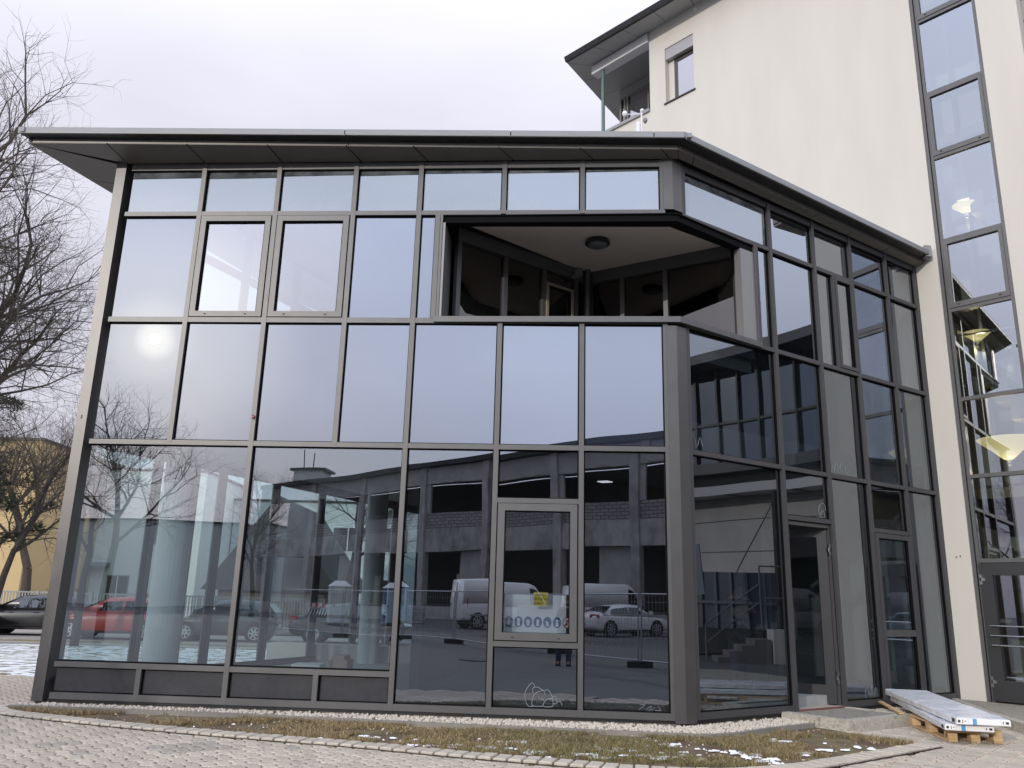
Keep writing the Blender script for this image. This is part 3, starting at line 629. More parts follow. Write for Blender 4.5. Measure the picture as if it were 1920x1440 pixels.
hd = [FA(4.40, .02, 0), Vector((*K, 0)) + Vector((0, .0, 0)), FB(1.47, .02, 0), FB(1.47, -.12, 0), Vector((2.05, 10.14, 0)), FA(4.40, -.12, 0)]
part(MB().prism([(p.x, p.y) for p in hd], L4 - .045, L4 - .035 + .005), 'balcony_head', M_gasket, PAV)
part(MB().prism([(p.x, p.y) for p in (FA(4.46, -.0, 0), Vector((2.11, 9.955, 0)), FB(1.42, 0, 0), FB(1.42, -.12, 0), Vector((2.05, 10.14, 0)), FA(4.46, -.12, 0))], L4 - .135, L4 - .046), 'lintel', M_gasket, PAV)
part(MB().fbox(FA, 4.43, 4.49, -.62, .02, L3 + .05, L4 - .14), 'balcony_reveal', mat('reveal_panel', (.24, .235, .23), rough=.45, metal=.3), PAV)
part(MB().fbox(FB, 1.15, 1.44, -.10, .012, L3 + .05, L4 - .14).fbox(FB, 1.39, 1.44, -.62, -.101, L3 + .05, L4 - .04), 'balcony_reveal', mat('reveal_panel', (.24, .235, .23), rough=.45, metal=.3), PAV)
part(MB().fbox(FA, 4.422, 4.455, -.05, .036, L3 + .05, L4 - .03), 'opening_jamb', M_frame, PAV); part(MB().fbox(FB, 1.425, 1.444, -.05, .036, L3 + .05, L4 - .03), 'opening_jamb', M_frame, PAV)
FL = Fr((-.82, 10.72), (1.17, 12.26)); FRr = Fr((1.17, 12.26), (3.12, 11.05))
bw = [0, .82, 1.55, 2.2, FL.L]
G_bal = glass('balcony_glass', refl=.13, tint=(.3, .3, .3), gcol=(.75, .7, .68), wob=.01)
for i, s in enumerate(bw[:-1]): part(MB().fbox(FL, s, s + .07, -.05, .03, 4.9, 6.44), 'mullion', M_balc, PAV); pane(FL, s + .072, bw[i + 1] - .004, 4.95, 6.42, G_bal, d=-.01)
part(MB().fbox(FL, 0, FL.L, -.06, .035, 6.445, 6.638), 'head_rail', M_balc, PAV)
part(MB().fbox(FL, 1.62, 1.66, .03, .05, 4.95, 6.25).fbox(FL, 2.12, 2.16, .03, .05, 4.95, 6.25).fbox(FL, 1.661, 2.119, .03, .05, 6.21, 6.25), 'door_frame', mat('pale_door_frame', (.33, .28, .20), rough=.6), PAV)
bw2 = [0, .55, 1.25, FRr.L]
for i, s in enumerate(bw2[:-1]): part(MB().fbox(FRr, s, s + .07, -.05, .03, 4.9, 6.44), 'mullion', M_balc, PAV); pane(FRr, s + .072, bw2[i + 1] - .004, 4.95, 6.42, G_bal, d=-.01)
part(MB().fbox(FRr, 0, FRr.L, -.06, .035, 6.445, 6.638), 'head_rail', M_balc, PAV)
part(MB().tube((1.14, 12.12, 4.9), (1.14, 12.12, 6.63), .045, n=14), 'downpipe', M_balc, PAV)
part(MB().box(.93, 1.05, 12.0, 12.08, 6.5, 6.6).tube((.95, 12.0, 6.47), (.90, 11.93, 6.44), .03), 'security_light', mat('grey_plastic', (.2, .2, .2), rough=.5), PAV)
cl_ = part(MB().rev((1.18, 11.02, 6.638), [(.17, 0), (.18, -.05), (.15, -.055)], 28), 'ceiling_light', mat('dark_lamp_ring', (.02, .03, .035), rough=.4), PAV)
part(MB().rev((1.18, 11.02, 6.638), [(.145, -.056), (.13, -.085), (.07, -.10)], 28), 'lens', mat('frosted_lens', (.16, .19, .19), rough=.3), cl_, smooth=True)

# roof
S0, S1, S2 = (-6.652, 10.069, 7.42), (2.11, 9.744, 7.39), (7.076, 13.235, 7.38)
I0, I1, I2 = FA(-.03, .04, TOP), Vector((2.15, 9.93, TOP)), FB(5.7, .04, TOP - .01)
SB = (-4.62, 15.9, 7.42); IB = FC(3.0, .05, TOP)
def lerp3(a, b, t): return Vector(a).lerp(Vector(b), t)
def sheet4(a, b, c, d, th=.012): # soffit panel as thin slab
    u = Vector((0, 0, th)); P = [Vector(q) for q in (a, b, c, d)]; return MB().hexa(P + [q + u for q in P])
def soffit_run(o0, o1, i0, i1, ts):
    for a, b in zip(ts, ts[1:]):
        g_ = .006 / (Vector(o1) - Vector(o0)).length
        part(sheet4(lerp3(o0, o1, a + g_), lerp3(o0, o1, b - g_), lerp3(i0, i1, b - g_), lerp3(i0, i1, a + g_)), 'soffit_panel', M_soff, PAV)
back = lambda p, dz: (p[0], p[1], p[2] + dz)
tsA = [0, .165, .335, .50, .64, .78, .92, 1.0]
oA = [.205 * 0] 
outsA = [(148 / 3, 0)]
# outer joints fan out from inner ones
def fan(o0, o1, i0, i1, to, ti):
    for k in range(len(to) - 1):
        part(sheet4(lerp3(o0, o1, to[k] + .0012), lerp3(o0, o1, to[k + 1] - .0012), lerp3(i0, i1, ti[k + 1] - .0012), lerp3(i0, i1, ti[k] + .0012)), 'soffit_panel', M_soff, PAV)
inA = [0.0] + [sAx[i] / 7.42 for i in (1, 2, 3, 4, 5, 6)] + [.985]
outA = [0.125, .25, .375, .497, .60, .73, .853, .975]
fan(S0, S1, I0, I1, outA, inA)
part(sheet4(S0, lerp3(S0, S1, .124), lerp3(I0, I1, 0), I0, .011), 'soffit_panel', M_soff, PAV)
part(sheet4(lerp3(S0, S1, .976), S1, I1, lerp3(I0, I1, .986)), 'soffit_panel', M_soff, PAV)
fan(S1, S2, I1, I2, [0, .05, .335, .50, .655, .82, 1.0], [0, .045, .31, .49, .655, .83, 1.0])
fan(S0, SB, I0, IB, [0.0, .17, .40, .7, 1.0], [0.02, .15, .40, .7, 1.0])
part(MB().add([I0, I1, I1 + Vector((0, 0, .08)), I0 + Vector((0, 0, .08))], [(0, 1, 2, 3)]).add([I1, I2, I2 + Vector((0, 0, .08)), I1 + Vector((0, 0, .08))], [(0, 1, 2, 3)]), 'soffit_closer', M_darkg, PAV)
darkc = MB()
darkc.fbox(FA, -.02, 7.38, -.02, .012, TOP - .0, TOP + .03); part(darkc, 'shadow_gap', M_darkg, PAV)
def ribbon(pl, w_out, z0, z1, name, M, close_back=.05):     # vertical-faced band following a 3d polyline
    b = MB(); n = len(pl)
    for a, c in zip(pl, pl[1:]):
        a = Vector(a); c = Vector(c); t = (c - a); t.z = 0; t.normalize(); nn = Vector((t.y, -t.x, 0))
        if close_back: pass
        A = [a, c, c - nn * close_back, a - nn * close_back]
        b.hexa([q + Vector((0, 0, z0)) for q in A] + [q + Vector((0, 0, z1)) for q in A])
    return part(b, name, M, PAV)
S2e = lerp3(S1, S2, 1.0)
def seg(o0, o1, ts, z0, z1, name, M, back_=.06, gap=.0008):
    for a, c in zip(ts, ts[1:]): ribbon([lerp3(o0, o1, a + gap), lerp3(o0, o1, c - gap)], 0, z0, z1, name, M, back_)
seg(S0, S1, [0, .5, 1], .013, .062, 'soffit_trim', M_trim); seg(S1, S2, [0, .55, 1], .013, .062, 'soffit_trim', M_trim); seg(SB, S0, [0, 1], .013, .05, 'soffit_trim', M_darkg)
# dark concave gutter body
def loft(pa, pb, name, M):
    b = MB()
    for (a0, a1), (b0, b1) in zip(zip(pa, pa[1:]), zip(pb, pb[1:])):
        b.add([a0, a1, b1, b0], [(0, 1, 2, 3)]); 
    return part(b, name, M, PAV)
def up(p, x=0, y=0, z=0): return Vector(p) + Vector((x, y, z))
T = [up(S0, .03, .05, .055), up(S1, .0, .05, .055), up(S2, -.03, .05, .055)]
F0, F1, F2 = (-6.73, 9.935, 7.505), (2.165, 9.575, 7.475), (7.07, 13.02, 7.455)
loft(T, [Vector(F0), Vector(F1), Vector(F2)], 'gutter', M_darkg)
# two small steps in the dark zone give the light line seen above the trim
seg(F0, F1, [0, .498, .745, .955, 1.0], 0, .075, 'fascia', M_roofm, .10); seg(F1, F2, [0, .76, 1.0], 0, .075, 'fascia', M_roofm, .10)
seg(F0, F1, [0, .5, 1.0], -.010, -.001, 'fascia_lip', M_trim, .03); seg(F1, F2, [0, .5, 1.0], -.010, -.001, 'fascia_lip', M_trim, .03)
FBk = (-4.68, 16.1, 7.505)
seg(FBk, F0, [0, 1], 0, .075, 'fascia', M_roofm, .1); loft([up(SB, .06, 0, .05), T[0]], [Vector(FBk), Vector(F0)], 'gutter', M_darkg)
rf = [up(F0, .02, .03, .08), up(F1, 0, .03, .08), up(F2, -.02, .02, .08), Vector((7.0, 13.32, 7.56)), Vector((3.3, 17.1, 7.75)), Vector((.2, 20.4, 7.8)), Vector(FBk) + Vector((1.5, 3, .1)), Vector(FBk)]
b = MB(); c = Vector((.5, 14, 7.72)); b.v = [tuple(v) for v in rf] + [tuple(c)]; b.f = [[i, (i + 1) % len(rf), len(rf)] for i in range(len(rf))]; b.mi = [0] * len(rf)
part(b, 'roof', M_roofm, PAV)
part(MB().box(2.16, 2.22, 9.42, 9.50, 7.38, 7.44), 'lightning_clip', M_roofm, PAV)
part(MB().prism([(6.96, 12.98), (7.08, 13.0), (7.10, 13.10), (6.98, 13.12)], 7.42, 7.62), 'gutter_end', M_roofm, PAV)
# scratched drawing on the lower glass pane (curls like a row of lumps) -----------------
def scratch(F, pts, name='scratched_drawing', w=.006, s_=1, o=(0, 0)):
    b = MB()
    for pl in pts:
        for a, c in zip(pl, pl[1:]):
            A = F(o[0] + a[0] * s_, -.012, o[1] + a[1] * s_); C = F(o[0] + c[0] * s_, -.012, o[1] + c[1] * s_); b.tube(A, C, w * .5, n=4)
    part(b, name, mat('scratch_white', (.30, .32, .35), rough=.9), PAV)
def cv(pl, n=4): return smooth(pl, n)
sc_ = [cv([(.13, .04), (.06, .035), (.02, .08), (.0, .2), (.04, .28), (.09, .33), (.12, .31), (.13, .28), (.17, .28), (.25, .24)]), cv([(.13, .29), (.10, .25), (.11, .21)]),
       cv([(.24, .24), (.15, .21), (.10, .13), (.10, .05), (.14, .04), (.22, .04), (.24, .05)]), cv([(.25, .24), (.27, .19)]), cv([(.26, .24), (.31, .25), (.36, .18), (.37, .13), (.38, .07), (.36, .04), (.25, .04), (.26, .09), (.31, .14), (.36, .14)]),
       cv([(.22, .14), (.26, .11)]), cv([(.37, .16), (.41, .17), (.43, .12), (.42, .08), (.38, .08)]), cv([(.42, .09), (.45, .11), (.48, .10), (.50, .06)])]
scratch(FA, sc_, o=(5.68, .385), s_=.86)
scratch(FB, [cv([(0, 0), (.03, .06), (.01, .1), (.06, .09), (.08, 0)]), cv([(.1, .02), (.14, .1), (.17, .02)])], o=(.06, 3.5), s_=1.3, w=.005)
scratch(FB, [cv([(0, .0), (.02, .08), (.06, .02), (.08, .1), (.12, .1), (.13, .02)]), cv([(.2, .01), (.17, .06), (.2, .12), (.26, .11)]), cv([(.3, .1), (.27, .05), (.3, .01), (.35, .05)])], o=(2.95, 3.49), s_=1.2, w=.005)
scratch(FB, [cv([(0, 0), (-.02, .08), (.03, .15), (.1, .15), (.12, .08)]), cv([(.02, 0), (.03, .06), (.08, .07), (.1, 0)])], o=(2.6, 2.82), s_=1.2, w=.005)
scratch(FA, [cv([(0, 0), (.08, .06), (.02, .06)]), cv([(.1, .01), (.16, .05), (.14, 0), (.2, .03)]), cv([(.24, .05), (.28, .0), (.2, .0)])], o=(6.98, .42), s_=.9, w=.004)
scratch(FB, [cv([(0, 0), (.02, .12), (.08, .14), (.1, .02)]), cv([(.14, 0), (.17, .16), (.2, 0)]), cv([(.24, .02), (.28, .14), (.32, .1)])], o=(3.35, .42), s_=.9, w=.004)
for F, s, z, lb in ((FA, 2.15, 3.76, 'small red and black clip on the mullion above the second big lower pane'), (FA, -.10, 3.73, 'small red and black clip on the left corner post')):
    t_ = thing('marker_clip', lb, 'clip', F(s, .07, z)); part(MB().fbox(F, s - .012, s + .014, .045, .06, z - .008, z + .016), 'tag', mat('salmon_red', (.6, .12, .09), rough=.6), t_)
    part(MB().fbox(F, s - .008, s + .008, .046, .062, z - .022, z - .0085).fbox(F, s - .008, s + .008, .046, .062, z + .0165, z + .026), 'clip', M_black, t_)

# safety print behind the framed window
M_poster = mat('poster_white', (.80, .72, .76), rough=.7)
po = thing('safety_notice', 'row of round blue safety pictograms on white board inside the framed low window', 'notice', FA(5.8, -.1, 1.23))
part(MB().fbox(FA, sAx[5] + .14, sAx[6] - .17, -.16, -.15, 1.225, 1.66), 'board', M_poster, po)
M_pic = mat('pictogram_blue', (.02, .07, .22), rough=.6); M_red = mat('pictogram_red', (.5, .05, .04), rough=.6)
for k in range(7):
    s = sAx[5] + .20 + k * .115; b = MB(); 
    def disc(b, r, d, mi, s=s): 
        vs = [FA(s + math.cos(2 * math.pi * i / 20) * r, d, 1.345 + math.sin(2 * math.pi * i / 20) * r * 1.25) for i in range(20)]; vs2 = [v - FA.n * .002 for v in vs]
        b.add(vs + vs2, [tuple(range(20))] + [(i, i + 20, (i + 1) % 20 + 20, (i + 1) % 20) for i in range(20)], mi)
    disc(b, .050, -.146, 0); 
    if k < 6:
        sh = [((0, .018, .016), ), ((0, .02, .02),), ((0, 0, .026),), ((0, .012, .018),), ((-.01, 0, .014),), ((0, .02, .014),)][k]
        for (ox, oz, r) in sh:
            vs = [FA(s + ox + math.cos(2 * math.pi * i / 12) * r, -.143, 1.345 + oz + math.sin(2 * math.pi * i / 12) * r * 1.1) for i in range(12)]; b.add(vs, [tuple(range(12))], 1)
        b.add([FA(s - .02, -.143, 1.300), FA(s + .02, -.143, 1.300), FA(s + .012, -.143, 1.345), FA(s - .012, -.143, 1.345)], [(0, 1, 2, 3)], 1)
    else:
        disc(b, .040, -.144, 1); b.add([FA(s - .035, -.142, 1.305), FA(s - .025, -.142, 1.295), FA(s + .035, -.142, 1.385), FA(s + .025, -.142, 1.395)], [(0, 1, 2, 3)], 0)
        b.add([FA(s - .008, -.1425, 1.31), FA(s + .008, -.1425, 1.31), FA(s + .008, -.1425, 1.38), FA(s - .008, -.1425, 1.38)], [(0, 1, 2, 3)], 2)
    part(b, 'pictogram', [M_pic if k < 6 else M_red, M_poster, M_black], po)
def text3(body, size, loc, F, name, M, parent, sx=1, extr=.001, flip=False):
    cu = bpy.data.curves.new(name, 'FONT'); cu.body = body; cu.size = size; cu.align_x = 'CENTER'; cu.extrude = extr; cu.resolution_u = 2
    tmp = bpy.data.objects.new(name, cu); COL.objects.link(tmp); dg = bpy.context.evaluated_depsgraph_get(); me = bpy.data.meshes.new_from_object(tmp.evaluated_get(dg)); bpy.data.objects.remove(tmp)
    for v in me.vertices:
        x, y, z = v.co; q = F(loc[0] + (x if not flip else x) * sx, loc[1] + z, loc[2] + y) - wpos(parent); v.co = q
    me.materials.clear(); me.materials.append(M); o = bpy.data.objects.new(name, me); COL.objects.link(o); o.parent = parent; return o
ys = thing('warning_sticker', 'yellow three line notice stuck inside the framed low window', 'sticker', FA(5.85, -.05, 1.75))
part(MB().fbox(FA, 5.76, 5.93, -.05, -.045, 1.53, 1.69), 'sheet', mat('sticker_yellow', (.75, .48, .02), rough=.6), ys)
M_ink = mat('ink', (.03, .03, .03), rough=.7)
for z, tx in ((1.648, 'PRIVAT'), (1.598, 'BETRETEN'), (1.548, 'VERBOTEN')): text3(tx, .036, (5.845, -.044, z), FA, 'lettering', M_ink, ys)

# ------------------------------------------------------------------ doorstep and raised apron
ds = thing('doorstep', 'rough stone doorstep with a paved top in front of the open door', 'step', FB(2.2, .5, .1))
def fprism(F, pts, z0, z1): return MB().prism([(F(a, d, 0).x, F(a, d, 0).y) for a, d in pts], z0, z1)
part(fprism(FB, [(1.50, .02), (1.64, .02), (1.64, .47), (1.53, .47)], .12, .335), 'border_stone', M_step, ds)
part(fprism(FB, [(1.53, .475), (1.655, .475), (1.655, .92), (1.55, .92)], .12, .338), 'border_stone', M_step, ds)
part(fprism(FB, [(1.66, .80), (2.30, .78), (2.30, .92), (1.66, .94)], .12, .337), 'border_stone', M_step, ds)
part(fprism(FB, [(2.306, .78), (2.93, .76), (2.93, .90), (2.306, .918)], .12, .335), 'border_stone', M_step, ds)
part(fprism(FB, [(2.935, .76), (3.02, .76), (3.02, .90), (2.935, .90)], .12, .33), 'border_stone', M_step, ds)
part(fprism(FB, [(2.78, .02), (2.87, .02), (2.99, .755), (2.90, .755)], .12, .333), 'border_stone', M_step, ds)
part(fprism(FB, [(1.645, .02), (2.775, .02), (2.895, .755), (1.66, .775)], .12, .322), 'top_fill', mat('step_top', (.28, .26, .22), rough=.95, noise_amt=.3, nscale=18, col2=(.12, .11, .09), thr=(.5, .7), bump=.8, bscale=60), ds)
ap = thing('raised_apron', 'raised paved apron with stone edge before the stair tower door', 'apron', (7, 11.5, .1))
AP = [(6.86, 13.26), (6.47, 11.70), (6.27, 10.3), (9.3, 7.6), (10.2, 9.6)]
part(MB().prism(AP, .1, .315), 'apron_top', mat('apron_cobble', (.30, .27, .22), rough=.95, noise_amt=.25, nscale=14, col2=(.17, .15, .12), thr=(.55, .72), bump=1, bscale=30), ap)
for a, c in (((6.86, 13.26), (6.665, 12.48)), ((6.663, 12.47), (6.472, 11.70)), ((6.471, 11.69), (6.37, 11.0)), ((6.369, 10.99), (6.27, 10.3)), ((6.275, 10.29), (7.0, 9.65)), ((7.01, 9.64), (7.8, 8.94))):
    part(MB().prism([a, c, (c[0] - .11, c[1] - .02), (a[0] - .11, a[1] - .02)], .1, .325), 'edge_stone', M_step, ap)

# ------------------------------------------------------------------ cream block with stair tower
BL = thing('rendered_office_block', 'tall cream rendered block with corner loggia and a tall stair window', 'building', (6.9, 13.4, .2))
wall = MB()
sc0, sc1 = .395, 1.475
wt = -.35
for a, b_, z0, z1 in ((-8.6, -5.65, .0, 13.02), (-5.65, -5.18, 0, 15.24), (-5.18, -4.37, 0, 13.02), (-5.18, -4.37, 14.50, 15.24), (-4.37, sc0, 0, 15.24), (sc1, 2.08, 0, 15.24)): wall.fbox(FW, a, b_, wt, 0, z0, z1)
part(wall, 'wall', M_render, BL)
part(MB().fbox(FW, 2.0, 2.08, -9, wt - .001, 0, 15.24), 'side_wall', M_render, BL)
part(MB().fbox(FW, -8.6, -8.3, -9, wt - .001, 0, 13.02), 'side_wall', M_render, BL)
# small holes in the pier
part(MB().rev(FW(.19, .004, 2.42), [(.013, 0), (.013, .004)], 10, axis='y').rev(FW(.25, .004, 2.43), [(.013, 0), (.013, .004)], 10, axis='y'), 'anchor_hole', M_black, BL)
# upper window with shutter box
w = thing('window', 'x', 'window'); bpy.data.objects.remove(w)
wf = part(MB().fbox(FW, -5.02, -4.93, -.22, -.14, 13.04, 14.18).fbox(FW, -4.93, -4.372, -.22, -.14, 14.10, 14.18).fbox(FW, -5.02, -4.372, -.30, -.221, 12.99, 14.49, 1), 'window', [mat('dark_window_frame', (.06, .055, .05), rough=.4), M_int], BL)
pane(FW, -4.93, -4.374, 13.04, 14.10, glass('upper_block_glass', refl=.42, tint=(.2, .22, .24), gcol=(1, .97, 1), opaque=(.03, .03, .035)), d=-.15, parent=wf)
part(MB().fbox(FW, -5.175, -4.372, -.13, -.02, 14.20, 14.49), 'shutter_box', mat('shutter_grey', (.36, .35, .35), rough=.45, metal=.3), wf)
part(MB().fbox(FW, -5.175, -5.02, -.2, -.14, 13.04, 14.199), 'reveal', M_render, wf)
part(MB().fbox(FW, -5.22, -4.34, -.05, .03, 12.985, 13.018), 'sill', M_darkg, wf)
# loggia
part(MB().fbox(FW, -7.5, -5.655, -.2, .06, 14.93, 15.17), 'loggia_beam', mat('loggia_white', (.62, .62, .62), rough=.5), BL)
part(MB().fbox(FW, -8.6, -5.66, -.36, .05, 13.022, 13.10), 'parapet_cap', M_roofm, BL)
part(MB().fbox(FW, -7.7, -5.66, -1.4, -1.3, 12.9, 15.18), 'loggia_back_wall', mat('loggia_wall', (.3, .3, .3), rough=.8), BL)
for a, c in ((-7.62, -7.42), (-7.38, -6.62), (-6.58, -5.7)):
    f_ = part(MB().fbox(FW, a, a + .05, -1.29, -1.2, 13.4, 14.85).fbox(FW, c - .05, c, -1.29, -1.2, 13.4, 14.85).fbox(FW, a + .05, c - .05, -1.29, -1.2, 14.79, 14.85), 'window', M_trim, BL)
    pane(FW, a + .05, c - .05, 13.4, 14.79, glass('upper_block_glass'), d=-1.25, parent=f_)
part(MB().tube(FW(-7.17, -.02, 13.1), FW(-7.17, -.02, 14.94), .045, n=12), 'steel_post', mat('green_steel', (.10, .16, .15), rough=.5), BL)
# eaves: soffit panels, dark gutter, roof plate
E0 = FW(-7.85, .62, 15.18); E1 = FW(3.4, .45, 14.98); J0 = FW(-7.5, .0, 15.22); J1 = FW(2.08, 0, 15.2); EB = FW(-8.75, -2.7, 15.2); JB = FW(-7.9, -2.6, 15.22)
nE = 12
for k in range(nE):
    a, c = k / nE, (k + 1) / nE
    part(sheet4(lerp3(E0, E1, a + .001), lerp3(E0, E1, c - .001), lerp3(J0, J1, c - .001), lerp3(J0, J1, a + .001), .02), 'soffit_panel', mat('block_soffit', (.30, .30, .295), rough=.6), BL)
for k in range(4):
    a, c = k / 4, (k + 1) / 4
    part(sheet4(lerp3(E0, EB, a + .002), lerp3(E0, EB, c - .002), lerp3(J0, JB, c - .002), lerp3(J0, JB, a + .002), .02), 'soffit_panel', MATS['block_soffit'], BL)
part(MB().prism([(p.x, p.y) for p in (J0, FW(-5.6, 0, 0), FW(-5.6, -2.0, 0), JB)], 15.2, 15.24), 'loggia_ceiling', MATS['block_soffit'], BL)
def gut(a, c, o=.07):
    t = (c - a).normalized(); nn = Vector((t.y, -t.x, 0)); a2 = a + nn * o; c2 = c + nn * o; u = Vector((0, 0, .12))
    return MB().hexa([a, c, c2, a2][::-1] + [q for q in (a + u, c + u, c2 + u + nn * .05, a2 + u + nn * .05)][::-1])
part(gut(E0, E1), 'gutter', M_darkg, BL); 
part(MB().add([E0 + Vector((0, 0, .02)), EB + Vector((0, 0, .02)), EB + Vector((0, 0, .14)), E0 + Vector((0, 0, .14))], [(0, 1, 2, 3)]), 'gutter', M_darkg, BL)
rp = [E0, E1, FW(3.4, -10, 15.0), FW(-10.5, -10, 15.2), EB]
part(MB().prism([(p.x, p.y) for p in rp], 15.32, 15.36), 'roof', M_roofm, BL)
part(MB().fbox(FW, 2.081, 3.4, -1.2, -.3, 9.6, 14.9), 'panel_bay', mat('bay_panel', (.30, .28, .265), rough=.6), BL)
for k in range(9): part(MB().fbox(FW, 2.082, 3.39, -.3, -.27, 9.65 + k * .42, 10.03 + k * .42), 'bay_panel', MATS['bay_panel'], BL)
# stair window
ST = [.345, 2.36, 3.665, 4.925, 6.445, 7.70, 9.265, 10.535, 12.05, 13.5, 15.2]
M_sf = mat('stair_frame', (.10, .098, .095), rough=.4, metal=.4); M_sfu = M_frame
fr = MB()
for a in (sc0 + .002, sc0 + .062): fr.fbox(FW, a, a + .05, -.16, -.02 - (.03 if a > sc0 + .03 else 0), .3, 15.2)
fr.fbox(FW, sc1 - .06, sc1 - .002, -.16, -.02, .3, 15.2)
part(fr, 'stair_window_frame', M_frame, BL)
a0, a1 = sc0 + .115, sc1 - .063
for k, z in enumerate(ST[1:-1], 1): part(MB().fbox(FW, a0, a1, -.15, -.025, z - .03, z + .03), 'transom', M_frame, BL)
for k in range(1, len(ST) - 1):
    z0, z1 = ST[k] + .032, ST[k + 1] - .032
    if k in (4, 6, 8):     # openable sashes
        f_ = part(MB().fbox(FW, a0, a0 + .055, -.12, -.01, z0, z1).fbox(FW, a1 - .055, a1, -.12, -.01, z0, z1).fbox(FW, a0 + .055, a1 - .055, -.12, -.01, z0, z0 + .09).fbox(FW, a0 + .055, a1 - .055, -.12, -.01, z1 - .05, z1), 'sash', M_frame, BL)
        pane(FW, a0 + .057, a1 - .057, z0 + .092, z1 - .052, G_stair, d=-.05, parent=f_)
        part(MB().fbox(FW, a0 + .12, a0 + .16, -.01, .0, z0 + .04, z0 + .05).fbox(FW, a1 - .16, a1 - .12, -.01, .0, z0 + .04, z0 + .05), 'drain_cap', M_black, f_)
    else: pane(FW, a0 + .001, a1 - .001, z0, z1, G_stair, d=-.06)
dr = part(MB().fbox(FW, a0 - .02, a0 + .16, -.12, .0, .33, 2.32).fbox(FW, a1 - .16, a1 + .02, -.12, .0, .33, 2.32).fbox(FW, a0 + .16, a1 - .16, -.12, .0, .33, .62).fbox(FW, a0 + .16, a1 - .16, -.12, .0, 2.14, 2.32), 'entrance_door', mat('door_anthracite', (.045, .045, .047), rough=.35, metal=.3), BL, label='anthracite entrance door with three steel push bars')
pane(FW, a0 + .162, a1 - .162, .622, 2.138, G_stair, d=-.06, parent=dr)
for z in (1.12, 1.26, 1.40): part(MB().tube(FW(a0 + .06, .05, z), FW(a1 - .05, .05, z), .011, n=8).tube(FW(a0 + .08, .0, z), FW(a0 + .08, .05, z), .009).tube(FW(a1 - .08, .0, z), FW(a1 - .08, .05, z), .009), 'push_bar', M_chrome, dr)
for z in (.52, 2.0): part(MB().fbox(FW, a0 - .015, a0 + .02, .0, .03, z, z + .05).fbox(FW, a0 + .01, a0 + .06, .0, .03, z + .051, z + .099).fbox(FW, a0 - .015, a0 + .02, .0, .03, z + .10, z + .15), 'hinge', M_chrome, dr)
# stairwell interior with its lit lamps
M_stw = mat('stair_wall', (.42, .41, .38), rough=.9)
part(MB().fbox(FW, sc0 - .9, 1.9, -3.6, -3.5, .3, 15.1).fbox(FW, sc0 - .95, sc0 - .9, -3.5, -.36, .3, 15.1).fbox(FW, 1.9, 1.98, -3.5, -.36, .3, 15.1), 'stairwell_wall', M_stw, BL)
for z in (3.50, 6.95, 10.4, 13.6): part(MB().fbox(FW, sc0 - .89, 1.89, -3.49, -1.7, z, z + .18), 'landing', M_int2, BL)
part(MB().fbox(FW, sc0 - .89, 1.89, -3.49, -.36, .25, .33), 'landing', M_floor, BL)
def ramp(z0, z1, sa, sb):
    b = MB(); n = 10
    for k in range(n):
        z = z0 + (z1 - z0) * k / n; dd = -3.2 + 0 * k; s0_ = sa + (sb - sa) * k / n; s1_ = sa + (sb - sa) * (k + 1) / n
        b.fbox(FW, min(s0_, s1_), max(s0_, s1_), -1.68, -.9, z, z + (z1 - z0) / n + .08)
    part(b, 'stair_flight', M_int2, BL)
ramp(.35, 3.5, 1.85, -.4); ramp(3.68, 6.95, 1.85, -.4); ramp(7.13, 10.4, 1.85, -.4)
part(MB().tube(FW(.25, -.85, 6.25), FW(1.5, -.85, 6.18), .022, n=8).tube(FW(.25, -.85, 5.05), FW(.25, -.85, 6.25), .012, n=6), 'handrail', M_chrome, BL)
pane(FW, .28, 1.5, 5.06, 6.1, G_in, d=-.85)
part(MB().fbox(FW, .26, .32, -.87, -.83, 5.3, 5.34).fbox(FW, .26, .32, -.87, -.83, 5.95, 5.99), 'glass_clamp', M_chrome, BL)
part(MB().fbox(FW, .55, .60, -1.2, -1.15, 3.7, 15).fbox(FW, 1.05, 1.10, -1.2, -1.15, 3.7, 15), 'inner_mullion', M_sf, BL)
M_lamp = mat('lamp_bowl', (.8, .75, .55), rough=.5, emit=(1, .80, .36), estr=.75)
for (s, d, z, sc) in ((.86, -.8, 3.98, 1.0), (.55, -1.0, 6.1, .5), (.62, -1.0, 8.5, .5)):
    l = thing('uplighter', {3.98: 'wide lit cone uplighter behind the lower stair window', 6.1: 'lit cone lamp behind the stair glass below the roof line', 8.5: 'highest lit cone lamp behind the stair window'}[z], 'lamp', FW(s, d, z), group='lit cone lamps in the stairwell')
    p = FW(s, d, z); part(MB().rev(p, [(.03 * sc, 0), (.10 * sc, .05 * sc), (.25 * sc, .19 * sc), (.43 * sc, .34 * sc), (.44 * sc, .355 * sc)], 24), 'shade', M_lamp, l, smooth=True)
    part(MB().rev(p, [(.03, -.08), (.045, -.04), (.03, -.001)], 12), 'base', M_chrome, l)
    pl = bpy.data.lights.new('lamp_light', 'POINT'); pl.energy = 9 * sc; pl.color = (1, .8, .5); pl.shadow_soft_size = .06; po_ = bpy.data.objects.new('lamp_light', pl); COL.objects.link(po_); po_.location = p + Vector((0, 0, -.14)); po_.parent = None
    ar = bpy.data.objects.new('lamp_light', pl); COL.objects.link(ar); ar.location = p + Vector((0, 0, .45 * sc))
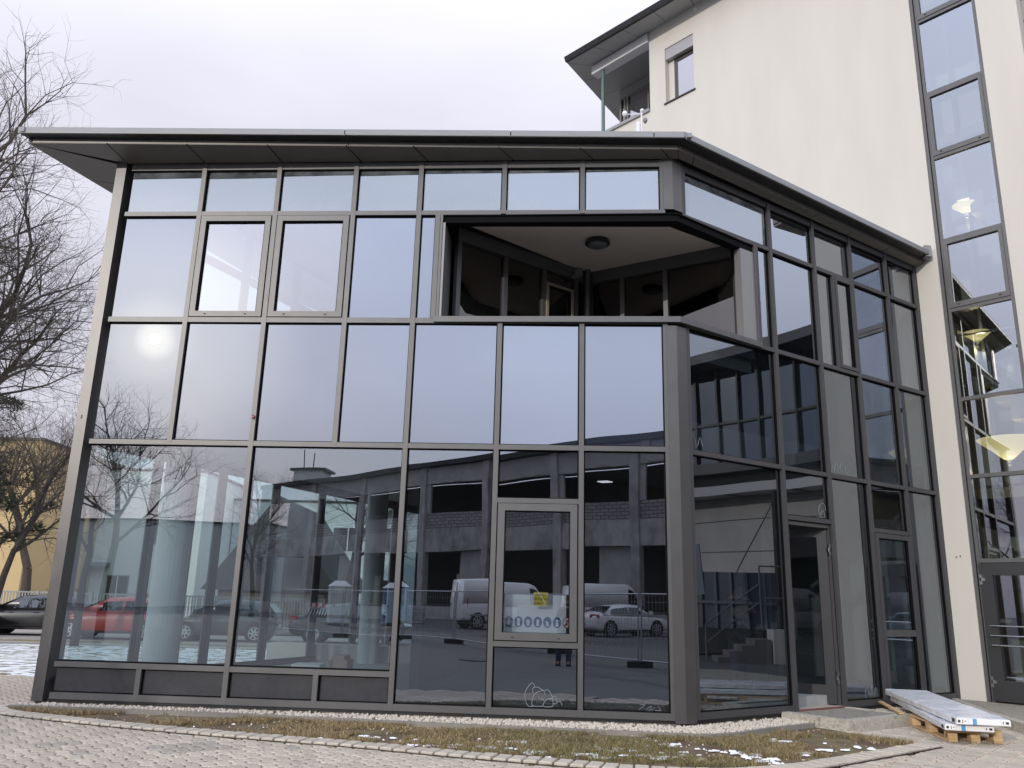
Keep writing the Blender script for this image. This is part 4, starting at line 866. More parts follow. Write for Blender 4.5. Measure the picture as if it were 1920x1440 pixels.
# weather station and dome camera on the pavilion roof
ws = thing('roof_sensor_mast', 'small white sensor mast with globe and canister on the roof edge before the loggia', 'sensor', (1.6, 11.0, 7.5))
def onr(px, z): return px
part(MB().tube((1.84, 11.0, 7.5), (1.84, 11.0, 8.76), .012, n=8), 'mast', M_white, ws)
part(MB().rev((1.79, 11.0, 8.38), [(.03, 0), (.035, .02), (.035, .16), (.025, .19)], 14), 'canister', M_white, ws)
part(MB().tube((1.60, 11.0, 8.70), (1.86, 11.0, 8.71), .008, n=6), 'arm', M_white, ws)
part(MB().rev((1.59, 11.0, 8.67), [(.012, -.01), (.032, .01), (.04, .04), (.032, .07), (.012, .085)], 16), 'globe', M_white, ws, smooth=True)
part(MB().rev((1.895, 11.0, 8.57), [(.012, -.01), (.028, .01), (.036, .04), (.028, .07), (.012, .08)], 16), 'globe', mat('grey_plastic', (.2, .2, .2)), ws, smooth=True)
part(MB().rev((1.85, 11.0, 8.74), [(.012, 0), (.03, .02), (.03, .045), (.012, .06)], 14), 'cap', M_white, ws, smooth=True)
# ------------------------------------------------------------------ pallet and wrapped boards
M_wood = mat('pallet_wood', (.60, .43, .24), rough=.8, col2=(.48, .32, .16), nscale=5, stretch=(1, 1, 8), noise_amt=.12, rnd=.08)
PZ = .208
FP = Fr((4.91, 9.76), (5.47, 9.69))                  # front edge of the pallet; depth runs away from the camera
pal = thing('wooden_pallet', 'wooden pallet lying askew on the paving beside the doorstep', 'pallet', FP(.28, -.6, PZ))
pw, pd = .565, 1.25
def PP(s0, s1, d0, d1, z0, z1, nm): part(MB().fbox(FP, s0, s1, -d1, -d0, PZ + z0, PZ + z1), nm, M_wood, pal)
for k in range(3):
    a = (0, .235, .47)[k]; PP(a, a + .095, 0, pd, 0, .02, 'bottom_board')
    for j in range(3): PP(a, a + .095, (0, .575, 1.13)[j], (.12, .69, 1.25)[j], .021, .095, 'block')
for j in range(3): PP(0, pw, (0, .575, 1.13)[j], (.12, .69, 1.25)[j], .096, .114, 'stringer_board')
for k in range(5): a = k * (pw - .09) / 4; PP(a, a + .09, 0, pd, .115, .135, 'deck_board')
b = MB(); vs = [FP(-.001, -.06 + math.cos(2 * math.pi * i / 16) * .026, PZ + .058 + math.sin(2 * math.pi * i / 16) * .026) for i in range(16)]; b.add(vs, [tuple(range(16))[::-1]])
part(b, 'brand_mark', mat('burnt_mark', (.13, .07, .03)), pal)
M_wrap = mat('white_wrap', (.74, .75, .79), rough=.22, noise_amt=.09, nscale=6, bump=1, bscale=13, stretch=(1, .5, 1)); M_card = mat('white_carton', (.80, .79, .76), rough=.7)
M_blue = mat('blue_tape', (.10, .33, .60), rough=.5)
def package(name, label, p0, p1, L, th, z0, z1, gname):
    F = Fr(p0, p1); w_ = F.L; t = thing(name, label, 'package', F(w_ / 2, 0, z0), group=None)
    P = [F(0, 0, z0), F(w_, 0, z0), F(w_, -L, z1), F(0, -L, z1)]; u = Vector((0, 0, th))
    b = MB(); r = .012
    n = 10; prof = [(0, 0), (0, th * .8), (.012, th), (w_ - .012, th), (w_, th * .8), (w_, 0)]
    rows_ = []
    for k in range(n + 1):
        tt_ = k / n; zz = z0 + (z1 - z0) * tt_; jit = .012 * noise.noise(Vector((tt_ * 5, z0 * 9, 2))); rows_.append([F(a + (jit if .02 < a < w_ - .02 else jit * .5), -L * tt_, zz + h + (.009 * noise.noise(Vector((tt_ * 11, a * 9, 4 + z0))) if h > 0 else 0)) for a, h in prof])
    vs = [q for r_ in rows_ for q in r_]; m_ = len(prof)
    fs = [(k * m_ + i, k * m_ + (i + 1) % m_, (k + 1) * m_ + (i + 1) % m_, (k + 1) * m_ + i) for k in range(n) for i in range(m_)] + [tuple(range(m_))[::-1], tuple(range(n * m_, n * m_ + m_))]
    b.add(vs, fs); part(b, 'wrapped_board', M_wrap, t)
    part(MB().fbox(F, .13, w_ - .10, 0, .004, z0 + .006, z0 + th - .010), 'end_face', M_card, t)
    part(MB().fbox(F, .165, .205, .0045, .007, z0 + .002, z0 + th - .004), 'blue_tape', M_blue, t)
    bb = MB()
    for k in range(7): bb.fbox(F, -.0025, -.0005, -.05 - k * .012, -.044 - k * .012, z0 + .012, z0 + th - .016)
    for (a, c, q, r_) in ((.015, .04, .3, .7), (.06, .066, .2, .75), (.085, .095, .45, .6), (w_ - .08, w_ - .072, .3, .7), (w_ - .05, w_ - .02, .3, .65)): bb.fbox(F, a, c, .0045, .006, z0 + th * q, z0 + th * r_)
    part(bb, 'printed_marks', M_ink, t)
    part(MB().fbox(F, .005, .11, 0, .003, z0 + .006, z0 + th - .01), 'label', M_card, t); part(MB().fbox(F, w_ - .09, w_ - .004, 0, .003, z0 + .006, z0 + th - .01), 'label', M_card, t); return t
package('wrapped_package', 'lower of the two white film wrapped flat packages, lying on the pallet', (4.80, 9.60), (5.28, 9.50), 2.5, .062, PZ + .140, PZ + .185, '')
package('wrapped_package', 'upper white film wrapped flat package on top of the stack', (4.88, 9.50), (5.42, 9.42), 2.6, .066, PZ + .214, PZ + .258, '')
solo(MB().hexa([Vector(v) for v in ((4.90, 10.9, .345), (4.96, 10.9, .345), (5.20, 12.05, .36), (5.14, 12.05, .36), (4.90, 10.9, .365), (4.96, 10.9, .365), (5.20, 12.05, .38), (5.14, 12.05, .38))]), 'wooden_lath', M_wood, 'single wooden lath sticking out under the white packages', 'lath')

# ------------------------------------------------------------------ vehicles
def car(name, label, loc, rz, paint, kind, group=None, back=None):
    """x forward, length centred; body built by lofting cross sections"""
    t = thing(name, label, 'van' if kind == 'van' else 'car', loc, rz, group)
    P = dict(
     sedan=dict(L=4.85, W=1.82, H=1.45, wb=2.85, r=.33, prof=[(-2.42, .45, .70, .60), (-2.38, .30, .92, .80), (-2.1, .20, 1.04, .86), (-1.5, .18, 1.02, .90), (-.6, .18, .97, .91), (.6, .18, .95, .91), (1.2, .18, .93, .91), (1.8, .20, .84, .88), (2.2, .25, .74, .80), (2.42, .35, .60, .62)],
        gh=[(-1.85, 1.03, .55), (-1.15, 1.36, .60), (-.3, 1.45, .62), (.35, 1.42, .62), (1.25, .95, .70)]),
     hatch=dict(L=4.0, W=1.72, H=1.48, wb=2.5, r=.31, prof=[(-2.0, .40, .95, .62), (-1.95, .28, 1.0, .78), (-1.6, .2, 1.02, .84), (-.6, .18, .98, .86), (.4, .18, .95, .86), (.9, .18, .93, .86), (1.4, .2, .84, .84), (1.8, .24, .72, .76), (2.0, .33, .55, .58)],
        gh=[(-1.96, 1.0, .60), (-1.6, 1.38, .60), (-.6, 1.48, .62), (.1, 1.44, .61), (1.15, .92, .68)]),
     van=dict(L=5.5, W=2.0, H=2.5, wb=3.6, r=.36, prof=[(-2.75, .42, 1.3, .97), (-2.70, .35, 1.32, 1.0), (-1.6, .3, 1.32, 1.0), (0, .3, 1.32, 1.0), (1.5, .3, 1.30, 1.0), (1.9, .3, 1.22, .99), (2.4, .3, 1.08, .94), (2.75, .38, .85, .80)],
        gh=[(-2.74, 1.32, .94), (-2.66, 2.44, .86), (-1.0, 2.5, .86), (1.0, 2.48, .85), (1.35, 2.36, .82), (2.15, 1.18, .86)]))[kind]
    mp_ = mat(paint[0], paint[1], rough=.28, metal=paint[2] if len(paint) > 2 else 0, spec=.6)
    mp_.node_tree.nodes['Principled BSDF'].inputs['Coat Weight'].default_value = .6
    b = MB(); rings = []
    for x, z0, z1, w_ in P['prof']:
        m = z0 + (z1 - z0) * .55
        rings.append([(x, -w_ * .9, z0), (x, -w_ * .985, z0 + .12), (x, -w_, m), (x, -w_ * .97, z1 - .10), (x, -w_ * .86, z1 - .01), (x, 0, z1 + .015), (x, w_ * .86, z1 - .01), (x, w_ * .97, z1 - .10), (x, w_, m), (x, w_ * .985, z0 + .12), (x, w_ * .9, z0)])
    def lo(b, rings):
        n = len(rings[0]); vs = [p for r_ in rings for p in r_]
        fs = [(k * n + i, (k + 1) * n + i, (k + 1) * n + (i + 1) % n, k * n + (i + 1) % n) for k in range(len(rings) - 1) for i in range(n)] + [tuple(range(n)), tuple(range((len(rings) - 1) * n, len(rings) * n))[::-1]]
        b.add(vs, fs)
    lo(b, rings); body = part(b, 'body', mp_, t, smooth=True, local=True)
    md = body.modifiers.new('sub', 'SUBSURF'); md.levels = 1; md.render_levels = 2
    G = P['gh']; b = MB(); rings = []
    zb = lambda x: G[0][1] + (G[-1][1] - G[0][1]) * (x - G[0][0]) / (G[-1][0] - G[0][0])
    wlo = P['prof'][4][3] * .93
    for x, z, w_ in G:
        z0 = min(zb(x), z) - .06
        rings.append([(x, -wlo, z0), (x, -(w_ + (wlo - w_) * .12), max(z0 + .01, z - .07)), (x, -w_ * .86, z), (x, 0, z + .02), (x, w_ * .86, z), (x, (w_ + (wlo - w_) * .12), max(z0 + .01, z - .07)), (x, wlo, z0)])
    lo(b, rings); cab = part(b, 'cabin', mp_, t, smooth=True, local=True)
    # glazing: side windows, front, rear as panels just proud of the cabin
    def topz(x):
        for (xa, za, _), (xb, zb_, _) in zip(G, G[1:]):
            if xa <= x <= xb: return za + (zb_ - za) * (x - xa) / (xb - xa)
        return G[0][1]
    def side(x, f, sgn):     # point on the cabin side at height fraction f
        z0 = zb(x) + .0; z1 = topz(x) - .07
        wt_ = [w2 for xx, zz, w2 in G][2]; z = z0 + (z1 - z0) * f; fr_ = (z - zb(x) + .06) / max(.05, (topz(x) - .07 - zb(x) + .06)); y = wlo + ((wt_ + (wlo - wt_) * .12) - wlo) * fr_
        return (x, sgn * (y + .012), z)
    segs = dict(sedan=[(-1.35, -.35), (-.27, .80)], hatch=[(-1.55, -.55), (-.47, .72)], van=[(1.02, 1.75)])[kind]
    for sgn in (-1, 1):
        for a, c in segs:
            b = MB(); n = 6; lowp = [side(a + (c - a) * i / n, .10, sgn) for i in range(n + 1)]; hip = []
            for i in range(n + 1):
                x = a + (c - a) * i / n
                hip.append(side(x, .86, sgn))
            vs = lowp + hip; fs = [(i, i + 1, n + 2 + i, n + 1 + i) if sgn < 0 else (i, n + 1 + i, n + 2 + i, i + 1) for i in range(n)]
            b.add(vs, fs); b.add([(p[0], p[1] - sgn * .02, p[2]) for p in vs], [f[::-1] for f in fs]); part(b, 'side_window', G_car, t, local=True)
    def cross(xa, xb, nm, fa=.1, fb=.9):
        za, zb2 = topz(xa), topz(xb); b = MB(); s_ = 1 if xb < xa and False else 1
        def pt(f, y): x = xa + (xb - xa) * f; return (x, y, za + (zb2 - za) * f)
        wA = wlo * .86; wB = G[2][2] * .82; d = Vector((-(zb2 - za), 0, (xb - xa))).normalized(); d = d if d.z > 0 else -d
        q = [pt(fa, -wA), pt(fa, wA), pt(fb, wB), pt(fb, -wB)]; q2 = [Vector(v) + d * .03 for v in q]; b.hexa([Vector(v) for v in q] + q2); part(b, nm, G_car, t, local=True)
    if kind != 'van': cross(G[-1][0], G[-2][0], 'windscreen'); cross(G[0][0], G[1][0], 'rear_window')
    else: cross(G[-1][0], G[-2][0], 'windscreen', .12, .85)
    hw_ = P['W'] / 2
    for x in (-P['wb'] / 2 - .05, P['wb'] / 2 - .05):
        for sgn in (-1, 1):
            y = sgn * (hw_ - .02); r_ = P['r']
            part(MB().rev((x, sgn * (hw_ - .11), r_ + .02), [(r_ + .06, -.105), (r_ + .06, .105)], 28, axis='y'), 'wheel_arch', M_black, t, local=True)
            wh = part(MB().rev((x, y - sgn * .10, r_), [(r_ * .7, -.11), (r_ * .97, -.10), (r_, -.05), (r_, .05), (r_ * .97, .10), (r_ * .7, .11)], 28, axis='y'), 'wheel', M_black, t, local=True)
            rb = MB()
            for k in range(7):
                a = 2 * math.pi * k / 7; c_, s_ = math.cos(a), math.sin(a); w2 = .032
                P4 = [(x + c_ * .03 - s_ * w2, y + sgn * .018, r_ + s_ * .03 + c_ * w2), (x + c_ * r_ * .66 - s_ * w2 * .8, y + sgn * .015, r_ + s_ * r_ * .66 + c_ * w2 * .8), (x + c_ * r_ * .66 + s_ * w2 * .8, y + sgn * .015, r_ + s_ * r_ * .66 - c_ * w2 * .8), (x + c_ * .03 + s_ * w2, y + sgn * .018, r_ + s_ * .03 - c_ * w2)]
                rb.hexa([Vector(p) - Vector((0, sgn * .03, 0)) for p in P4] + [Vector(p) for p in P4])
            rb.rev((x, y, r_), [(r_ * .72, -.02), (r_ * .72, .025), (r_ * .64, .025), (r_ * .64, -.02)], 28, axis='y')
            part(rb, 'rim', mat('alloy', (.5, .5, .52), rough=.3, metal=.8), wh, local=True)
    xf = P['L'] / 2; ml = mat('headlight_glass', (.75, .78, .8), rough=.1, spec=.8); mr = mat('taillight_red', (.35, .01, .015), rough=.2)
    zf = .62 if kind != 'van' else .88; zr = .80 if kind != 'van' else 1.0
    for sgn in (-1, 1):
        b = MB(); b.hexa([(xf - .55, sgn * hw_ * .93, zf + .08), (xf - .12, sgn * hw_ * .74, zf), (xf - .2, sgn * hw_ * .55, zf + .0), (xf - .55, sgn * hw_ * .7, zf + .08), (xf - .60, sgn * hw_ * .90, zf + .19), (xf - .20, sgn * hw_ * .74, zf + .13), (xf - .26, sgn * hw_ * .55, zf + .13), (xf - .60, sgn * hw_ * .7, zf + .19)]); part(b, 'headlight', ml, t, local=True)
        b = MB(); h_ = .16 if kind != 'van' else .5
        b.hexa([(-xf - .01, sgn * hw_ * .62, zr), (-xf + .3, sgn * hw_ * .985, zr + .02), (-xf + .35, sgn * hw_ * .8, zr), (-xf + .1, sgn * hw_ * .5, zr), (-xf + .02, sgn * hw_ * .62, zr + h_), (-xf + .33, sgn * hw_ * .965, zr + h_), (-xf + .35, sgn * hw_ * .8, zr + h_), (-xf + .1, sgn * hw_ * .5, zr + h_)]); part(b, 'taillight', mr, t, local=True)
        mb_ = MB().hexa([(G[-1][0] - .35, sgn * (hw_ - .02), zb(G[-1][0]) + .05), (G[-1][0] - .22, sgn * (hw_ - .02), zb(G[-1][0]) + .05), (G[-1][0] - .22, sgn * (hw_ + .16), zb(G[-1][0]) + .06), (G[-1][0] - .35, sgn * (hw_ + .16), zb(G[-1][0]) + .06), (G[-1][0] - .35, sgn * (hw_ - .02), zb(G[-1][0]) + .2), (G[-1][0] - .24, sgn * (hw_ - .02), zb(G[-1][0]) + .2), (G[-1][0] - .24, sgn * (hw_ + .16), zb(G[-1][0]) + .19), (G[-1][0] - .35, sgn * (hw_ + .16), zb(G[-1][0]) + .19)])
        part(mb_, 'wing_mirror', M_black if kind == 'van' else mp_, t, local=True)
        part(MB().box(-P['wb'] * .33, P['wb'] * .33, sgn * (hw_ + .005) - .012, sgn * (hw_ + .005) + .012, .24, .30), 'side_sill', M_black, t, local=True)
        if kind != 'van':
            for x in (-.55, .35): part(MB().box(x, x + .16, sgn * (hw_ - .015) - .02, sgn * (hw_ - .015) + .02, .82, .85), 'door_handle', mp_, t, local=True)
    part(MB().box(-xf - .03, -xf + .1, -.26, .26, .50 if kind != 'van' else .62, .61 if kind != 'van' else .73), 'number_plate', M_white, t, local=True)
    part(MB().box(xf - .12, xf + .0, -.45, .45, .36, .52), 'grille', M_black, t, local=True)
    if kind == 'van':
        part(MB().box(-xf - .02, -xf + .02, -.01, .01, .45, 2.3), 'door_gap', M_black, t, local=True)
        for sgn in (-1, 1): part(MB().box(-2.4, 1.0, sgn * 1.0 - .01, sgn * 1.0 + .01, 1.28, 1.31).box(-2.3, 1.1, sgn * 1.0 - .012, sgn * 1.0 + .012, .62, .70), 'side_moulding', mat('van_moulding', (.25, .25, .26)), t, local=True)
    return t
def zz(x, y): return hz(x, y)
def car2(name, label, p_rear, p_front, paint, kind, **k):   # placed by rear and front ground points
    c = ((p_rear[0] + p_front[0]) / 2, (p_rear[1] + p_front[1]) / 2); return car(name, label, (c[0], c[1], hz(*c) + .01), math.atan2(p_front[1] - p_rear[1], p_front[0] - p_rear[0]), paint, kind, **k)
BLACK = ('black_paint', (.012, .012, .014)); WHITE = ('white_paint', (.80, .80, .80)); RED = ('red_paint', (.42, .035, .03)); DGREY = ('dark_grey_paint', (.045, .05, .05), .3); SILV = ('silver_paint', (.42, .44, .46), .6)
car2('parked_car', 'black hatchback parked along the street in front of the yellow building', (-16.3, 33.2), (-20.0, 32.8), BLACK, 'hatch')
car2('parked_car', 'black car cut off by the left edge of the photo, nearest on the street', (-22.2, 30.4), (-18.75, 30.6), ('black_paint', (.012, .012, .014)), 'hatch')
car2('parked_car', 'dark grey car seen through the big lower left pane beside the round column', (-8.6, 32.4), (-12.4, 32.2), DGREY, 'hatch')
car2('parked_car', 'red hatchback seen through the lower left pane behind the corner post', (-12.4, 31.8), (-16.3, 31.6), RED, 'hatch')
car2('parked_car', 'black saloon seen through the second big pane beyond the snowy lawn', (-7.9, 32.6), (-3.4, 32.8), ('black_paint', (.012, .012, .014)), 'sedan')
car2('parked_car', 'white saloon standing behind the site fence, mirrored beside the corner post', (-.35, -19.9), (3.9, -23.0), WHITE, 'sedan')
car2('delivery_van', 'white high roof van with black bumper mirrored beside the framed window', (-7.2, -22.9), (-2.6, -25.8), WHITE, 'van')
car2('delivery_van', 'white panel van standing behind the white saloon near the loading dock', (-1.6, -24.6), (3.0, -27.6), WHITE, 'van')

# ------------------------------------------------------------------ bare trees
M_bark = mat('bark', (.075, .06, .048), rough=.95, noise_amt=.3, nscale=6); M_twig = mat('twig_bark', (.085, .07, .058), rough=.95)
M_barkd = mat('dark_bark', (.045, .038, .032), rough=.95, noise_amt=.3, nscale=6)
def tree(name, label, cat, base, H, r0, seed, lean=(0, 0), spread=.75, first=.25, nlimb=9, twigs=1.0, bark=None, group=None, aim=None):
    rn = random.Random(seed); t = thing(name, label, cat, base, group=group); tr = MB(); cr = MB(); segn = [0]
    def rv(): return Vector((rn.gauss(0, 1), rn.gauss(0, 1), rn.gauss(0, 1)))
    def grow(p, d, L, r, depth, mb):
        n = max(2, int(4 - depth * .4)); step = L / n; pts = [p]
        for i in range(n):
            d = (d + rv() * (.10 + .05 * depth) + Vector((0, 0, .06 if depth > 0 else .02))).normalized(); q = p + d * step; r2 = r * (1 - .55 / n)
            (tr if r > r0 * .30 and depth < 2 else cr).tube(p, q, r, r2, 7 if r > .05 else (5 if r > .02 else 3), caps=False); segn[0] += 1
            if depth < 5 and (depth > 0 or i > n * first - 1):
                nb = (3 if (depth in (1, 2, 3)) and rn.random() < .45 else 2) if rn.random() < .9 * twigs else 1
                for _ in range(nb):
                    ax = d.cross(rv()).normalized(); a = rn.uniform(.45, 1.05) * (spread + .3); dd = (d * math.cos(a) + ax * math.sin(a)).normalized()
                    if depth > 2 and rn.random() > twigs: continue
                    grow(q, dd, L * rn.uniform(.48, .72), r2 * rn.uniform(.48, .70), depth + 1, mb)
            p = q; r = r2
        if depth < 5: grow(p, d, L * .65, r * .85, depth + 1, mb)
    b0 = Vector(base); d0 = Vector((lean[0], lean[1], 1)).normalized()
    tr.tube(b0 - Vector((0, 0, .2)), b0 + d0 * H * .16, r0 * 1.15, r0, 10, caps=False)
    grow(b0 + d0 * H * .16, d0, H * .42, r0, 0, None)
    part(tr, 'trunk', bark or M_bark, t, smooth=True); part(cr, 'crown', M_twig, t, smooth=False); return t
tree('bare_tree', 'tall bare tree rising at the left edge of the photo', 'tree', (-15.2, 19.6, hz(-15, 20)), 13.8, .32, 11, lean=(.05, 0), spread=.72, twigs=.93)
tree('bare_tree', 'second bare tree behind the tall one with branches reaching the glass corner', 'tree', (-17.5, 24.5, hz(-17, 24)), 13.0, .28, 23, lean=(.12, 0), spread=.8, twigs=.88)
tree('bare_tree', 'small bare forked tree growing behind the fence before the yellow building', 'tree', (-22.2, 39.2, -.1), 9.5, .22, 5, lean=(.10, 0), spread=.8, twigs=.92)
tree('bare_tree', 'bare tree seen through the second big pane before the gabled house', 'tree', (-7.2, 38.6, -.1), 9, .17, 31, spread=.7, twigs=.9, bark=M_barkd)
tree('bare_tree', 'thin bare street tree seen through the pane between red and grey car', 'tree', (-13.4, 27.0, -.1), 7.5, .12, 41, spread=.5, twigs=.7, bark=M_barkd)
tree('bare_tree', 'thin dark tree seen through the pane in front of the pale long house', 'tree', (-16.2, 27.2, -.1), 7.5, .12, 43, spread=.5, twigs=.7, bark=M_barkd)
tree('bare_tree', 'bare tree in the yard mirrored high in the leftmost panes', 'tree', (-16.6, -7.5, .08), 8.3, .15, 57, lean=(.02, 0), spread=.7, twigs=.85, bark=M_barkd)
tree('bare_tree', 'bare tree mirrored before the left end of the concrete hall', 'tree', (-23, -34, .08), 9, .18, 61, spread=.65, twigs=.8, bark=M_barkd)
# pine at the left edge: needle clumps of small blades
def pine(base, H, seed):
    rn = random.Random(seed); t = thing('pine_tree', 'dark green pine with clumped needles at the left edge behind the bare trees', 'tree', base); tr = MB(); nd_ = MB(); b0 = Vector(base)
    tr.tube(b0, b0 + Vector((0, 0, H)), .2, .05, 8)
    for i in range(46):
        f = .28 + .72 * i / 46; h = H * f; a = rn.uniform(0, 6.28); L = (1.05 - f) * H * .42 + .5; p = b0 + Vector((0, 0, h)); q = p + Vector((math.cos(a) * L, math.sin(a) * L, L * .15)); tr.tube(p, q, .045, .015, 4)
        for _ in range(7):
            c = p.lerp(q, rn.uniform(.35, 1.05)) + Vector((rn.gauss(0, .22), rn.gauss(0, .22), rn.gauss(0, .16))); R_ = rn.uniform(.18, .38)
            for _ in range(120):
                d = Vector((rn.gauss(0, 1), rn.gauss(0, 1), rn.gauss(.25, .7))).normalized(); s_ = c + d * R_ * rn.uniform(.1, .9); e_ = s_ + (d + Vector((rn.gauss(0, .3), rn.gauss(0, .3), rn.gauss(0, .3)))) * .11; w_ = d.cross(Vector((.3, .5, .8))).normalized() * .02
                nd_.add([s_ - w_, s_ + w_, e_], [(0, 1, 2)])
    part(tr, 'trunk', M_bark, t); part(nd_, 'crown', mat('pine_needles', (.030, .045, .022), rough=.7, noise_amt=.4, nscale=2), t)
pine((-18.6, 27.2, -.1), 9.6, 3)
def bush(base, r, seed, label):
    rn = random.Random(seed); b = MB()
    for _ in range(2600):
        d = Vector((rn.gauss(0, 1), rn.gauss(0, 1), rn.gauss(0, .7))); d = d.normalized() * (rn.random() ** .5) * r * (.8 + .3 * noise.noise(d * 2)); c = Vector(base) + d + Vector((0, 0, r * .6)); u = Vector((rn.gauss(0, 1), rn.gauss(0, 1), rn.gauss(0, 1))).normalized() * .05; v = u.cross(Vector((rn.gauss(0, 1), rn.gauss(0, 1), 1))).normalized() * .03
        b.add([c - u, c + v, c + u, c - v], [(0, 1, 2, 3)])
    solo(b, 'bush', mat('evergreen_leaf', (.028, .040, .018), rough=.5, noise_amt=.4, nscale=3), label, 'bush')
bush((-20.9, 40.2, .3), 1.05, 1, 'dark evergreen bush behind the fence right of the small forked tree'); bush((-23.4, 38.8, -.1), .75, 2, 'low evergreen bush at the fence near the left edge')

# ------------------------------------------------------------------ street side background on the left
def simple_fence(name, label, x0, x1, y, z, h, M, posts=2.4, gap=.12, w=.03):
    t = thing(name, label, 'fence', ((x0 + x1) / 2, y, z)); n = int((x1 - x0) / gap); b = MB().box(x0, x0 + w, y - .015, y + .015, z, z + h); me = None; first = None
    bar_ = MB().box(-w / 2, w / 2, -.012, .012, .08, h - .05); me = bar_.mesh('slat', M)
    for k in range(min(n, 290)):
        o = bpy.data.objects.new('slat', me); COL.objects.link(o); o.parent = t; o.location = (x0 + (k + .5) * gap - (x0 + x1) / 2, 0, 0)
    part(MB().box(x0, x1, y - .025, y + .025, z + h - .06, z + h).box(x0, x1, y - .02, y + .02, z + .04, z + .085), 'rail', M, t)
    k = x0
    while k <= x1 + .01: part(MB().box(k - .06, k + .06, y - .05, y + .05, z, z + h + .03), 'post', M, t); k += posts
    return t
simple_fence('slat_fence', 'grey metal slat fence along the far side of the street', -40, -8, 38.0, -.15, 1.55, mat('fence_grey', (.25, .25, .24), rough=.6), gap=.13, w=.055)
M_yel = mat('ochre_render', (.50, .37, .19), rough=.9, noise_amt=.03, nscale=.4); M_wht = mat('white_render', (.76, .74, .70), rough=.9, noise_amt=.03, nscale=.4); M_pale = mat('pale_render', (.60, .63, .62), rough=.9, noise_amt=.03, nscale=.4)
G_far = glass('far_window_glass', refl=.12, opaque=(.03, .035, .04), gcol=(.9, .9, .95), wob=0)
def block(name, label, x0, x1, y0, y1, z1, M, wins, z0=-.3, roofM=None):
    t = thing(name, label, 'building', ((x0 + x1) / 2, (y0 + y1) / 2, z0)); part(MB().box(x0, x1, y0, y1, z0, z1), 'wall', M, t)
    part(MB().box(x0 - .1, x1 + .1, y0 - .1, y1 + .1, z1 + .001, z1 + .15), 'roof', roofM or M_darkg, t)
    for (a, c, p, q) in wins:
        w_ = part(MB().box(a - .08, c + .08, y0 - .06, y0 - .001, p - .08, q + .08), 'window', M_white if M is not M_wht else MATS['van_moulding'], t); part(MB().box(a, c, y0 - .08, y0 - .061, p, q), 'pane', G_far, w_)
        part(MB().box((a + c) / 2 - .03, (a + c) / 2 + .03, y0 - .10, y0 - .081, p, q), 'glazing_bar', M_white, w_)
    return t
block('ochre_building', 'ochre yellow rendered building at the left edge beyond the street', -46, -27.4, 48, 60, 9.9, M_yel, [(-31.8, -30.4, 4.2, 6.2), (-34.6, -33.2, 4.2, 6.2), (-31.8, -30.4, .8, 2.6)])
yb = thing('street_sign', 'yellow and dark sign panel on the ochre building at the left edge', 'sign', (-29.6, 47.8, 5)); part(MB().box(-31.2, -29.2, 47.7, 47.8, 5.9, 6.9), 'board', mat('sign_yellow', (.5, .32, .03)), yb)
wb = block('white_building', 'white rendered building between the ochre one and the glass corner', -30.5, -20.5, 56, 66, 9.4, M_wht, [(-26.2, -24.9, .6, 2.4), (-23.6, -22.4, 4.6, 6.2)])
part(MB().box(-28.7, -26.2, 55.0, 55.99, 3.0, 3.25), 'canopy', MATS['van_moulding'], wb)
block('pale_long_house', 'long pale house seen through the big lower panes', -20.4, 4, 62, 72, 8.2, M_pale, [(a, a + 2.2, p, p + 1.7) for a in (-19.5, -16.2, -12.9, -9.6, -6.3, -3, .3) for p in (1.0, 4.7)])
block('tower_block', 'tall white apartment block far behind, with rows of windows', -16, -2, 95, 107, 17.0, M_wht, [(a, a + 1.6, p, p + 1.5) for a in (-15, -12.4, -9.8, -7.2, -4.6) for p in (3, 6.2, 9.4, 12.6)])
gb = thing('gabled_house', 'dark gabled house seen through the lower panes', 'house', (-12.5, 48, -.2))
part(MB().box(-15.2, -9.6, 45, 55, -.3, 2.4), 'wall', mat('brown_boards', (.14, .11, .09), rough=.9), gb)
b = MB().add([(-16.0, 44.6, 1.7), (-8.8, 44.6, 1.7), (-12.4, 44.6, 6.7), (-16.0, 55.4, 1.7), (-8.8, 55.4, 1.7), (-12.4, 55.4, 6.7)], [(0, 1, 2), (3, 5, 4), (0, 2, 5, 3), (1, 4, 5, 2), (0, 3, 4, 1)]); part(b, 'roof', mat('roof_dark', (.05, .045, .045), rough=.8), gb)
part(MB().box(-13.2, -12.2, 44.5, 44.59, 2.6, 3.9), 'window', G_far, gb)
sg = thing('stop_sign', 'red octagonal stop sign seen through the leftmost pane', 'sign', (-17.6, 33.9, -.1)); part(MB().tube((-17.6, 33.95, -.2), (-17.6, 33.95, 3.6), .03), 'pole', M_chrome, sg)
vs = [(-17.6 + math.cos(math.pi / 8 + i * math.pi / 4) * .38, 33.9, 3.25 + math.sin(math.pi / 8 + i * math.pi / 4) * .38) for i in range(8)]
b = MB(); b.add(vs + [(v[0], 33.93, v[2]) for v in vs], [tuple(range(8)), tuple(range(15, 7, -1))] + [(i, (i + 1) % 8, 8 + (i + 1) % 8, 8 + i) for i in range(8)]); part(b, 'plate', mat('sign_red', (.45, .03, .03), rough=.5), sg)
FS = Fr((-17.6, 33.88), (-16.6, 33.88)); text3('STOP', .28, (0, .005, 3.16), FS, 'lettering', M_white, sg)

